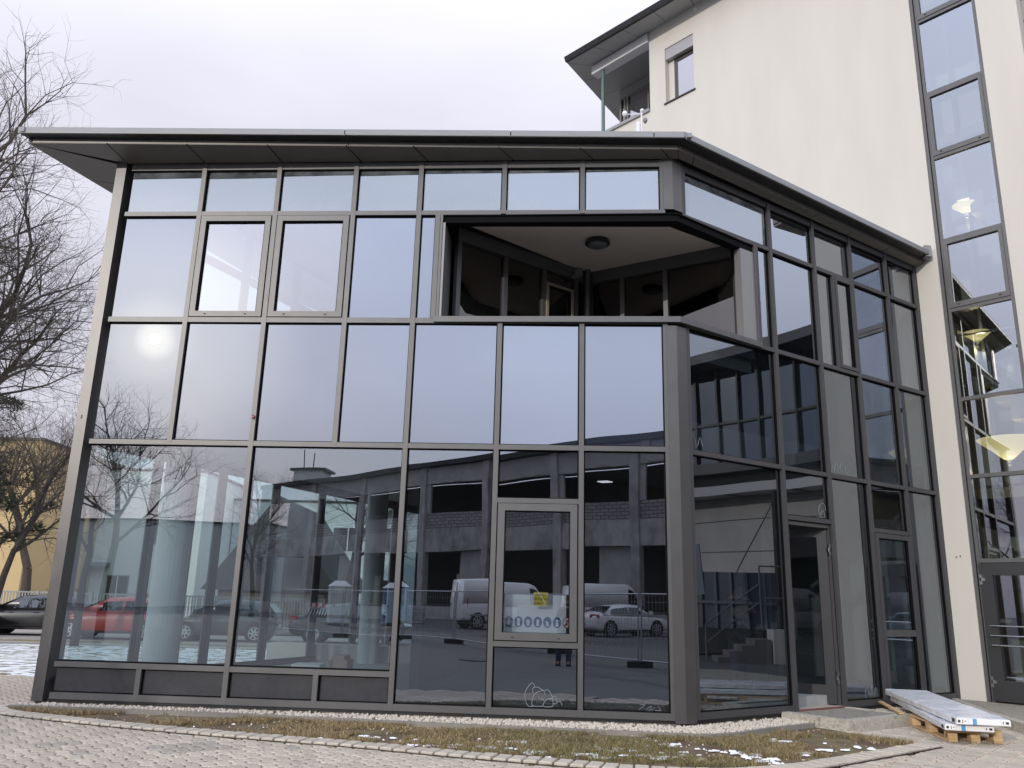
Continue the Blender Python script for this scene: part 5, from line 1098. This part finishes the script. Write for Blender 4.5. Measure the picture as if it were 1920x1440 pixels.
# ------------------------------------------------------------------ yard behind the camera, mirrored in the glass
tag(part(MB().prism([(-8, -28), (-1, -29.5), (5, -26), (2, -15), (-6, -16)], hz(0, -20) - .02, hz(0, -20) - .018), 'yard_patch', mat('patched_asphalt', (.10, .095, .09), rough=.9, noise_amt=.3, nscale=1)), kind='structure')
HC = thing('concrete_hall', 'two storey raw concrete hall with curved front, open bays and block parapets', 'building', (-8, -40, 0))
cp = [(-32.0, -54.7), (-25.8, -51.2), (-19.9, -47.2), (-14.0, -43.0), (-8.3, -38.6), (-2.9, -34.6), (2.7, -30.6), (8.6, -26.8), (14.6, -23.0), (20.0, -18.6), (24.0, -12.6), (26.0, -6)]
M_hc = mat('raw_concrete', (.45, .435, .42), rough=.95, col2=(.20, .19, .185), thr=(.46, .72), nscale=.9, noise_amt=.18, stretch=(1, 1, .6), bump=.4, bscale=20)
M_hc2 = mat('smooth_concrete', (.42, .41, .40), rough=.95, noise_amt=.15, nscale=.5)
M_blk = bpy.data.materials.new('block_wall'); M_blk.use_nodes = True; t_ = M_blk.node_tree; bp_ = t_.nodes['Principled BSDF']; bk_ = t_.nodes.new('ShaderNodeTexBrick'); tcx = t_.nodes.new('ShaderNodeTexCoord')
mpx = t_.nodes.new('ShaderNodeMapping'); mpx.inputs['Rotation'].default_value = (R(90), 0, 0); t_.links.new(tcx.outputs['Object'], mpx.inputs[0]); t_.links.new(mpx.outputs[0], bk_.inputs[0])
bk_.inputs['Scale'].default_value = 1; bk_.inputs['Brick Width'].default_value = .5; bk_.inputs['Row Height'].default_value = .22; bk_.inputs['Mortar Size'].default_value = .025; bk_.inputs['Color1'].default_value = (.36, .34, .33, 1); bk_.inputs['Color2'].default_value = (.27, .26, .25, 1); bk_.inputs['Mortar'].default_value = (.10, .10, .10, 1)
t_.links.new(bk_.outputs[0], bp_.inputs['Base Color']); bp_.inputs['Roughness'].default_value = .95
M_void = mat('hall_inside', (.03, .03, .03), rough=1); M_room = mat('hall_inside_wall', (.12, .115, .11), rough=1)
top = lambda i: 11.5
for i, (a, c) in enumerate(zip(cp, cp[1:])):
    F = Fr(a, c); F.n = -F.n; n_ = F.n            # outward normal towards the yard (north)
    if n_.y < 0 and i < 8: F.n = -F.n
    L_ = F.L; hw2 = .3
    def hb(s0, s1, d0, d1, z0, z1): 
        return MB().hexa([F(s0, d0, z0), F(s1, d0, z0), F(s1, d1, z0), F(s0, d1, z0), F(s0, d0, z1), F(s1, d0, z1), F(s1, d1, z1), F(s0, d1, z1)])
    part(hb(-.32, .32, -.3, .30, 0, 11.25), 'column', M_hc, HC)
    part(hb(.33, L_ - .33, -.2, .12, 9.95, 11.2), 'roof_beam', M_hc2, HC); part(hb(.33, L_ - .33, -.2, .17, 9.85, 9.949), 'beam_lip', M_hc, HC)
    part(hb(-.35, L_ + .35, -8, .55, 11.26, 11.62), 'roof_edge', M_darkg, HC)
    if i > 0: part(hb(.33, L_ - .33, -.15, .05, 6.55, 7.65), 'block_parapet', M_blk, HC)
    part(hb(.33, L_ - .33, -.2, .16, 4.95, 6.54), 'floor_edge', M_hc, HC)
    part(hb(.33, .75, -.1, .08, 7.66, 9.84), 'side_pier', M_hc2, HC)
    part(hb(-1.8, L_ + 1.8, -8.2 - .05 * (i % 2), -8 - .05 * (i % 2), 0, 11.2), 'back_wall', M_room, HC); part(hb(0, L_, -7.9, -.2, 5.2, 5.6), 'inner_floor', M_room, HC)
    part(hb(.33, L_ - .33, -7.9, .7, 0, .95), 'loading_dock', M_hc, HC)
    if i % 2 == 1: part(hb(L_ * .55, L_ - .34, -.5, -.3, .96, 4.94), 'infill_panel', M_hc2, HC)
    if i % 3 == 0: part(hb(.76, L_ * .45, -3, -2.8, .96, 3.4), 'inner_partition', M_white, HC)
    if i in (5,): part(hb(1.5, 2.3, -4, -3.4, 9.6, 9.65), 'roof_light', mat('lit_panel', (.8, .8, .8), emit=(1, 1, 1), estr=2.0), HC)
# left neighbour of the hall, with chimney
nb = thing('white_annex', 'pale low building with a chimney left of the concrete hall', 'building', (-42, -58, 0)); part(MB().box(-60, -33.5, -72, -60, 0, 8.4), 'wall', M_pale, nb)
part(MB().box(-60.2, -33.3, -72.2, -59.8, 8.41, 8.6), 'roof', M_darkg, nb); part(MB().box(-31.8, -28.8, -63, -60.4, 0, 13.9), 'stack', M_white, nb); part(MB().box(-32.2, -28.4, -63.2, -60.2, 13.91, 14.15), 'stack_cap', M_darkg, nb); part(MB().tube((-31, -61, 14.1), (-31.2, -61, 16.2), .06).tube((-30, -61, 14.1), (-30, -61, 15.8), .06), 'aerial', M_darkg, nb)
# glazed wing on the right, mirrored in the short facade
WG = thing('glazed_wing', 'curved wing with concrete ground floor and dark glazed storey, mirrored right of the corner', 'building', (20, 8, 0))
wp = [(23.4, -2.5), (22.3, 1.2), (21.4, 4.6), (20.5, 7.0), (19.4, 9.2), (18.2, 11.2), (16.6, 13.2), (14.4, 15.0)]
G_wing = glass('wing_glass', refl=.16, opaque=(.012, .018, .03), gcol=(.75, .85, 1), wob=.01); M_wc = mat('wing_concrete', (.46, .44, .42), rough=.9, noise_amt=.1, nscale=.7)
for a, c in zip(wp, wp[1:]):
    F = Fr(a, c); 
    if F.n.x > 0: F.n = -F.n
    def hb(s0, s1, d0, d1, z0, z1): return MB().hexa([F(s0, d0, z0), F(s1, d0, z0), F(s1, d1, z0), F(s0, d1, z0), F(s0, d0, z1), F(s1, d0, z1), F(s1, d1, z1), F(s0, d1, z1)])
    L_ = F.L
    for z0, z1 in ((0, 1.0), (1.03, 2.15), (2.18, 3.2), (3.23, 4.2), (4.23, 4.95)): part(hb(0, L_, -.3, 0, z0, z1), 'wall_panel', M_wc, WG)
    part(hb(0, L_, -.29, -.02, 0, 4.9), 'joint_backing', M_darkg, WG)
    part(hb(-.1, L_ + .1, -.3, .9, 4.96, 5.25), 'ledge', mat('pale_ledge', (.45, .45, .44), rough=.8), WG)
    part(hb(0, L_, -.3, -.1, 5.26, 5.75), 'ribbon_window', G_dark if False else M_void, WG); part(hb(0, L_, -.32, .25, 5.76, 6.1), 'band', M_fB if False else M_darkg, WG)
    n = 3
    for k in range(n):
        f_ = part(hb(L_ * k / n, L_ * k / n + .07, -.1, .12, 6.1, 9.3), 'mullion', M_darkg, WG)
        pane(F, L_ * k / n + .08, L_ * (k + 1) / n, 6.12, 7.4, G_wing, d=0, parent=WG); pane(F, L_ * k / n + .08, L_ * (k + 1) / n, 7.5, 9.25, G_wing, d=0, parent=WG)
    part(hb(0, L_, -.1, .1, 7.41, 7.49), 'transom', M_darkg, WG); part(hb(-.15, L_ + .15, -5, 1.1, 9.31, 9.62), 'roof_edge', M_darkg, WG); part(hb(0, L_, -5, -4.8, 0, 9.3), 'back_wall', M_room, WG)
# skip container, leaning sheet, steps with railing, tall post
ct = thing('ribbed_container', 'dark blue grey ribbed container on a frame, mirrored in the short facade', 'container', (16.8, 8.9, 0))
Fc = Fr((17.6, 7.6), (16.5, 10.4)); Fc.n = -Fc.n if Fc.n.x > 0 else Fc.n
M_ct = mat('container_paint', (.05, .065, .085), rough=.5)
def cb(s0, s1, d0, d1, z0, z1): return MB().hexa([Fc(s0, d0, z0), Fc(s1, d0, z0), Fc(s1, d1, z0), Fc(s0, d1, z0), Fc(s0, d0, z1), Fc(s1, d0, z1), Fc(s1, d1, z1), Fc(s0, d1, z1)])
part(cb(0, 3, -1.6, 0, .95, 2.5), 'tank', M_ct, ct)
for k in range(7): part(cb(.05 + k * .48, .14 + k * .48, .0, .07, .95, 2.5), 'rib', mat('container_rib', (.09, .11, .13), rough=.5), ct)
part(cb(0, 3, 0, .09, 1.62, 1.7), 'rib', MATS['container_rib'], ct); part(cb(-.1, 3.1, -1.6, .05, .25, .94), 'frame', M_black, ct)
sh = thing('metal_sheet', 'grey blue sheet leaning beside the container', 'sheet', (15.4, 8.0, 0)); part(MB().hexa([(15.6, 7.6, 1.7), (15.3, 8.5, 1.85), (15.33, 8.52, 1.85), (15.63, 7.62, 1.7), (15.7, 7.65, 3.15), (15.35, 8.35, 3.2), (15.38, 8.37, 3.2), (15.73, 7.67, 3.15)]), 'sheet', mat('sheet_blue', (.16, .19, .23), rough=.6), sh)
part(MB().tube((15.5, 8.0, .1), (15.5, 8.0, 1.8), .05).tube((15.6, 7.7, .1), (15.6, 7.7, 1.75), .05), 'leg', M_black, sh)
stp = thing('loading_steps', 'concrete steps with steel railing mirrored in the short facade', 'steps', (14.7, 9.4, 0))
Fs = Fr((14.5, 8.6), (14.95, 10.0)); Fs.n = -Fs.n if Fs.n.x > 0 else Fs.n
def sb(s0, s1, d0, d1, z0, z1): return MB().hexa([Fs(s0, d0, z0), Fs(s1, d0, z0), Fs(s1, d1, z0), Fs(s0, d1, z0), Fs(s0, d0, z1), Fs(s1, d0, z1), Fs(s1, d1, z1), Fs(s0, d1, z1)])
for k in range(5): part(sb(.3 * k, 1.6, -.9, 0, .0 + .15 * k, .15 + .15 * k - .003), 'step', mat('dark_step_concrete', (.15, .14, .13), rough=.95), stp)
part(MB().tube(Fs(0, 0, .1), Fs(0, 0, 1.1), .022).tube(Fs(0, 0, 1.1), Fs(1.4, 0, 2.15), .022).tube(Fs(1.4, 0, 1), Fs(1.4, 0, 2.6), .022).tube(Fs(0, 0, .65), Fs(1.4, 0, 1.7), .018), 'railing', mat('dull_railing', (.14, .14, .15), rough=.5, metal=.3), stp)
part(MB().tube(Fs(1.4, 0, 2.6), Fs(2.9, 0, 2.6), .02).tube(Fs(2.9, 0, 1), Fs(2.9, 0, 2.6), .02).tube(Fs(1.4, 0, 1.8), Fs(2.9, 0, 1.8), .02), 'railing', mat('dull_railing', (.14, .14, .15), rough=.5, metal=.3), stp)
cr_ = thing('white_crate', 'grey white crate standing beside the loading steps', 'crate', (14.9, 10.3, 0)); part(sb(1.65, 2.2, -.6, .1, .15, 1.0), 'box', M_wc, cr_); part(sb(2.25, 3.1, -.6, .1, .5, 1.1), 'tray', mat('rust_brown', (.12, .08, .06)), cr_)
po2 = thing('tall_post', 'tall dark post with a stay wire mirrored in the short facade', 'post', (16.1, 10.35, 0)); part(MB().tube((16.1, 10.3, 0), (16.15, 10.35, 4.7), .09, n=8), 'post', M_black, po2); part(MB().tube((16.1, 10.3, 4.4), (15.7, 9.3, 2.4), .015, n=4), 'stay', M_black, po2)

# site fence: five mobile panels with feet
M_fe = mat('galvanised', (.45, .46, .48), rough=.4, metal=.7)
fpz = [(-13.0, -15.0), (-9.6, -12.8), (-6.78, -10.76), (-4.46, -9.0), (-2.4, -6.7), (-.33, -4.5), (1.94, -1.85), (4.3, .6)]
gp_ = 'mobile fence panels mirrored in the facade'
for i, (a, c) in enumerate(zip(fpz, fpz[1:])):
    lab = ['farthest mobile fence panel near the portable toilets', 'mobile fence panel before the blue toilet cabin', 'mobile fence panel before the dark hall bay', 'mobile fence panel in front of the white high roof van', 'mobile fence panel carrying the site notice board', 'mobile fence panel in front of the white saloon', 'nearest mobile fence panel beside the corner post reflection'][i]
    t = thing('mobile_fence', lab, 'fence panel', ((a[0] + c[0]) / 2, (a[1] + c[1]) / 2, .07), group=gp_)
    A = Vector((*a, .07)); C = Vector((*c, .07)); d = (C - A).normalized(); A2 = A + d * .06; C2 = C - d * .06; z = lambda p, h: p + Vector((0, 0, h))
    part(MB().tube(z(A2, .1), z(A2, 1.75), .022, n=8).tube(z(C2, .1), z(C2, 1.75), .022, n=8).tube(z(A2, 1.75), z(C2, 1.75), .02, n=8).tube(z(A2, .14), z(C2, .14), .018, n=8), 'frame', M_fe, t)
    b = MB(); L_ = (C2 - A2).length; n = int(L_ / .13)
    for k in range(1, n): p = A2 + d * (L_ * k / n); b.tube(z(p, .15), z(p, 1.74), .004, n=3)
    for h in (.4, .7, 1.0, 1.3, 1.55): b.tube(z(A2, h), z(C2, h), .004, n=3)
    part(b, 'wire_mesh', M_fe, t)
for i, p in enumerate(fpz[1:-1]):
    solo(MB().box(p[0] - .33, p[0] + .33, p[1] - .12, p[1] + .12, .055, .19), 'fence_foot', M_black, ['black fence foot near the toilets', 'black fence foot before the dark bay', 'black fence foot below the white van', 'black fence foot below the framed window', 'black fence foot beside the photographer reflection', 'black fence foot nearest the corner post'][i], 'fence foot', group='black feet of the mobile fence')
ban = thing('site_notice_board', 'white site notice board with pictograms hanging on the mobile fence', 'notice board', (-1.5, -5.6, .6))
Fb = Fr((-.55, -4.72), (-2.1, -6.35)); Fb.n = -Fb.n if Fb.n.y < 0 else Fb.n
def bb_(s0, s1, d0, d1, z0, z1): return MB().hexa([Fb(s0, d0, z0), Fb(s1, d0, z0), Fb(s1, d1, z0), Fb(s0, d1, z0), Fb(s0, d0, z1), Fb(s1, d0, z1), Fb(s1, d1, z1), Fb(s0, d1, z1)])
part(bb_(0, 1.9, .03, .05, .35, 1.5), 'board', mat('board_white', (.5, .52, .54), rough=.7), ban)
part(bb_(.45, .85, .051, .055, .37, .55), 'warning_field', mat('sign_yellow2', (.5, .42, .02)), ban); part(bb_(1.3, 1.6, .051, .055, .37, .55), 'warning_field', MATS['sign_yellow2'], ban)
for k in range(2):
    b = MB(); cx_ = .22 + k * .9; vs = [Fb(cx_ + math.cos(2 * math.pi * i / 20) * .1, .056, .48 + math.sin(2 * math.pi * i / 20) * .1) for i in range(20)]; b.add(vs, [tuple(range(20))]); vs = [Fb(cx_ + math.cos(2 * math.pi * i / 20) * .075, .058, .48 + math.sin(2 * math.pi * i / 20) * .075) for i in range(20)]; b.add(vs, [tuple(range(20))], 1); part(b, 'ban_sign', [M_ink, M_white], ban)
# toilets, cabin, barrier, traffic
def toilet(name, label, x, y, rz, col, group=None):
    t = thing(name, label, 'portable toilet', (x, y, .07), rz, group); m_ = mat(col[0], col[1], rough=.5)
    part(MB().box(-.55, .55, -.55, .55, .12, 2.05), 'cabin', m_, t, local=True); part(MB().box(-.44, .44, .551, .58, .16, 1.98), 'door', mat(col[2], col[3], rough=.5), t, local=True)
    b = MB().add([(-.62, -.62, 2.06), (.62, -.62, 2.06), (.62, .62, 2.06), (-.62, .62, 2.06), (-.25, -.3, 2.36), (.25, -.3, 2.36), (.25, .3, 2.36), (-.25, .3, 2.36)], [(0, 3, 2, 1), (4, 5, 6, 7), (0, 1, 5, 4), (1, 2, 6, 5), (2, 3, 7, 6), (3, 0, 4, 7)]); part(b, 'roof', M_white, t, local=True)
    part(MB().box(-.6, .6, -.6, .6, 0, .119), 'base', M_black, t, local=True); part(MB().box(.25, .40, .581, .59, 1.3, 1.6), 'notice', M_white, t, local=True); part(MB().box(-.38, -.32, .581, .60, 1.0, 1.12), 'handle', M_black, t, local=True)
# positions found from their mirror images
toilet('portable_toilet', 'blue portable toilet with a pale blue door and white roof', -11.95, -28.5, R(-20), ('toilet_blue', (.03, .09, .30), 'toilet_door', (.35, .50, .60)))
toilet('portable_toilet', 'white portable toilet standing left of the blue one', -14.64, -27.1, R(-28), ('toilet_white', (.62, .66, .64), 'toilet_white2', (.66, .70, .68)))
bx = thing('traffic_barrier', 'red and white striped site barrier with diagonal board, mirrored in the second pane', 'barrier', (-17.4, -31.5, .07), R(30))
for k in range(6): part(MB().box(-.95 + k * .32, -.63 + k * .32 - .002, -.02, .02, .85, 1.1), 'panel', M_white if k % 2 else mat('barrier_red', (.5, .03, .03)), bx, local=True)
part(MB().box(-.95, .95, -.02, .02, .35, .75), 'board', M_white, bx, local=True)
for k in range(7): part(MB().hexa([(-.95 + k * .27, .021, .35), (-.82 + k * .27, .021, .35), (-.82 + k * .27, .03, .35), (-.95 + k * .27, .03, .35), (-.77 + k * .27, .021, .75), (-.64 + k * .27, .021, .75), (-.64 + k * .27, .03, .75), (-.77 + k * .27, .03, .75)]), 'stripe', M_ink, bx, local=True)
part(MB().box(-.9, -.84, -.03, .03, 0, 1.15).box(.84, .9, -.03, .03, 0, 1.15), 'post', M_white, bx, local=True)
pls = thing('board_stack', 'stack of grey slabs beside the blue toilet near the dock', 'stack', (-10.8, -29, .07))
for k in range(6): part(MB().box(-11.4, -10.4 + .04 * (k % 2), -29.4, -28.6, .1 + k * .16, .22 + k * .16), 'slab', M_hc2, pls)
dc = thing('drain_cover', 'dark drain cover in the asphalt mirrored in the low pane', 'cover', (-2.5, -2.0, .07)); part(MB().rev((-2.5, -2.0, hz(0, -2) - .03), [(.42, 0), (.42, .02)], 24), 'cover', M_black, dc)

# ------------------------------------------------------------------ people
def person(name, label, loc, rz, top_c, leg_c, hair_c, pose='phone', sc=1.0):
    t = thing(name, label, 'person', loc, rz)
    def skin(nm, verts, edges, mat_, rad, sub=2):
        me = bpy.data.meshes.new(nm); me.from_pydata([tuple(Vector(v) * sc) for v in verts], edges, []); o = bpy.data.objects.new(nm, me); COL.objects.link(o); o.parent = t; me.materials.append(mat_)
        md = o.modifiers.new('skin', 'SKIN'); md.use_smooth_shade = True
        for i, r_ in enumerate(rad): me.skin_vertices[0].data[i].radius = (r_[0] * sc, r_[1] * sc) if isinstance(r_, tuple) else (r_ * sc, r_ * sc)
        me.skin_vertices[0].data[0].use_root = True
        s = o.modifiers.new('sub', 'SUBSURF'); s.levels = 1; s.render_levels = sub; return o
    ms = mat('skin', (.48, .28, .20), rough=.6)
    if pose == 'phone': el = [(-.27, .06, 1.18), (.27, .06, 1.18)]; hd_ = [(-.10, .30, 1.48), (.10, .30, 1.48)]
    else: el = [(-.30, -.02, 1.12), (.28, .05, 1.12)]; hd_ = [(-.20, .18, .98), (.05, .22, 1.08)]
    V_ = [(0, 0, .98), (0, -.01, 1.15), (0, -.01, 1.33), (0, -.01, 1.44), (0, 0, 1.52), (0, .02, 1.62), (0, .02, 1.70),
          (-.17, -.01, 1.40), el[0], hd_[0], (.17, -.01, 1.40), el[1], hd_[1], (-.09, 0, .92), (-.11, .02, .50), (-.12, -.02, .09), (-.12, .12, .04), (.09, 0, .92), (.11, .02, .50), (.12, -.02, .09), (.12, .12, .04)]
    E_ = [(0, 1), (1, 2), (2, 3), (3, 4), (4, 5), (5, 6), (3, 7), (7, 8), (8, 9), (3, 10), (10, 11), (11, 12), (0, 13), (13, 14), (14, 15), (15, 16), (0, 17), (17, 18), (18, 19), (19, 20)]
    Rr = [(.15, .10), (.14, .10), (.16, .11), (.10, .09), (.055, .055), (.082, .10), (.07, .085), .065, .045, .032, .065, .045, .032, .088, .062, .045, .04, .088, .062, .045, .04]
    body = skin('body', V_, E_, ms, Rr)
    # clothing as slightly larger skins over torso and legs
    skin('jacket', [V_[i] for i in (0, 1, 2, 3, 7, 8, 9, 10, 11, 12)][:6] + [tuple(Vector(V_[9]).lerp(Vector(V_[8]), .15))] + [V_[10], V_[11]] + [tuple(Vector(V_[12]).lerp(Vector(V_[11]), .15))] + [(0, 0, .88)], [(0, 1), (1, 2), (2, 3), (3, 4), (4, 5), (5, 6), (3, 7), (7, 8), (8, 9), (0, 10)], mat(*top_c, rough=.9), [(.185, .14), (.18, .135), (.20, .145), (.13, .115), .09, .065, .05, .09, .065, .05, (.19, .14)])
    skin('trousers', [(0, 0, .97), (-.095, 0, .88), (-.11, .02, .50), (-.12, -.01, .06), (.095, 0, .88), (.11, .02, .50), (.12, -.01, .06)], [(0, 1), (1, 2), (2, 3), (0, 4), (4, 5), (5, 6)], mat(*leg_c, rough=.9), [(.15, .12), .105, .078, .066, .105, .078, .066])
    for sgn in (-1, 1):
        part(MB().rev((sgn * .12 * sc, .05 * sc, 0), [(.055 * sc, 0), (.065 * sc, .03 * sc), (.05 * sc, .09 * sc)], 12), 'shoe', M_black, t, local=True)
        o = COL.objects[-1] if False else None
    part(MB().rev((0, .0, 1.62 * sc), [(.03 * sc, -.06 * sc), (.096 * sc, -.02 * sc), (.108 * sc, .06 * sc), (.085 * sc, .12 * sc), (.03 * sc, .15 * sc)], 16), 'hair', mat(*hair_c, rough=.8), t, local=True, smooth=True)
    for s in (-1, 1):
        h = Vector(hd_[0 if s < 0 else 1])
        for k in range(4):
            a = h + Vector((s * (.02 - k * .012), .01, .03 - k * .02)); b_ = a + Vector((-s * .045, .03, .0)); c_ = b_ + Vector((-s * .012, -.02, 0)); skin('finger', [a, a.lerp(b_, .6), b_, c_], [(0, 1), (1, 2), (2, 3)], ms, [.009, .009, .008, .007], 1)
        a = h + Vector((0, -.01, .02)); skin('thumb', [a, a + Vector((-s * .02, .01, .03)), a + Vector((-s * .035, .02, .045))], [(0, 1), (1, 2)], ms, [.011, .010, .008], 1)
    for s in (-1, 1): part(MB().rev((s * .03 * sc, .105 * sc, 1.645 * sc), [(.004, -.004), (.009, 0), (.004, .004)], 8, axis='y'), 'eye', M_ink, t, local=True)
    part(MB().add([(-.012, .105, 1.60), (.012, .105, 1.60), (0, .135, 1.605), (0, .108, 1.65)], [(0, 1, 2), (1, 3, 2), (3, 0, 2)]), 'nose', ms, t, local=True)
    part(MB().box(-.022, .022, .107, .112, 1.567, 1.573), 'mouth', mat('lip', (.3, .12, .1)), t, local=True)
    return t
ph = person('person', 'person in a dark jacket and blue jeans photographing, mirrored beside the framed window', (.02, -.42, hz(0, -.4) - .03), 0, ('jacket_dark', (.02, .022, .026)), ('jeans_blue', (.045, .06, .10)), ('hair_brown', (.05, .035, .025)), sc=.985)
pt = thing('phone', 'phone held up by the mirrored photographer', 'phone', (0, -.10, 1.52)); part(MB().box(-.075, .075, -.105, -.095, 1.50, 1.572), 'body', M_black, pt); part(MB().box(-.07, .07, -.1075, -.1055, 1.505, 1.567), 'screen', mat('phone_screen', (.1, .1, .1), emit=(.8, .85, .9), estr=.5), pt)
dp = FB(2.28, -1.25, .345)
person('person', 'person in black jacket and jeans standing inside the open doorway', dp, R(190), ('jacket_black', (.012, .012, .014)), ('jeans_faded', (.06, .08, .11)), ('hair_black', (.02, .015, .012)), pose='stand', sc=.93)
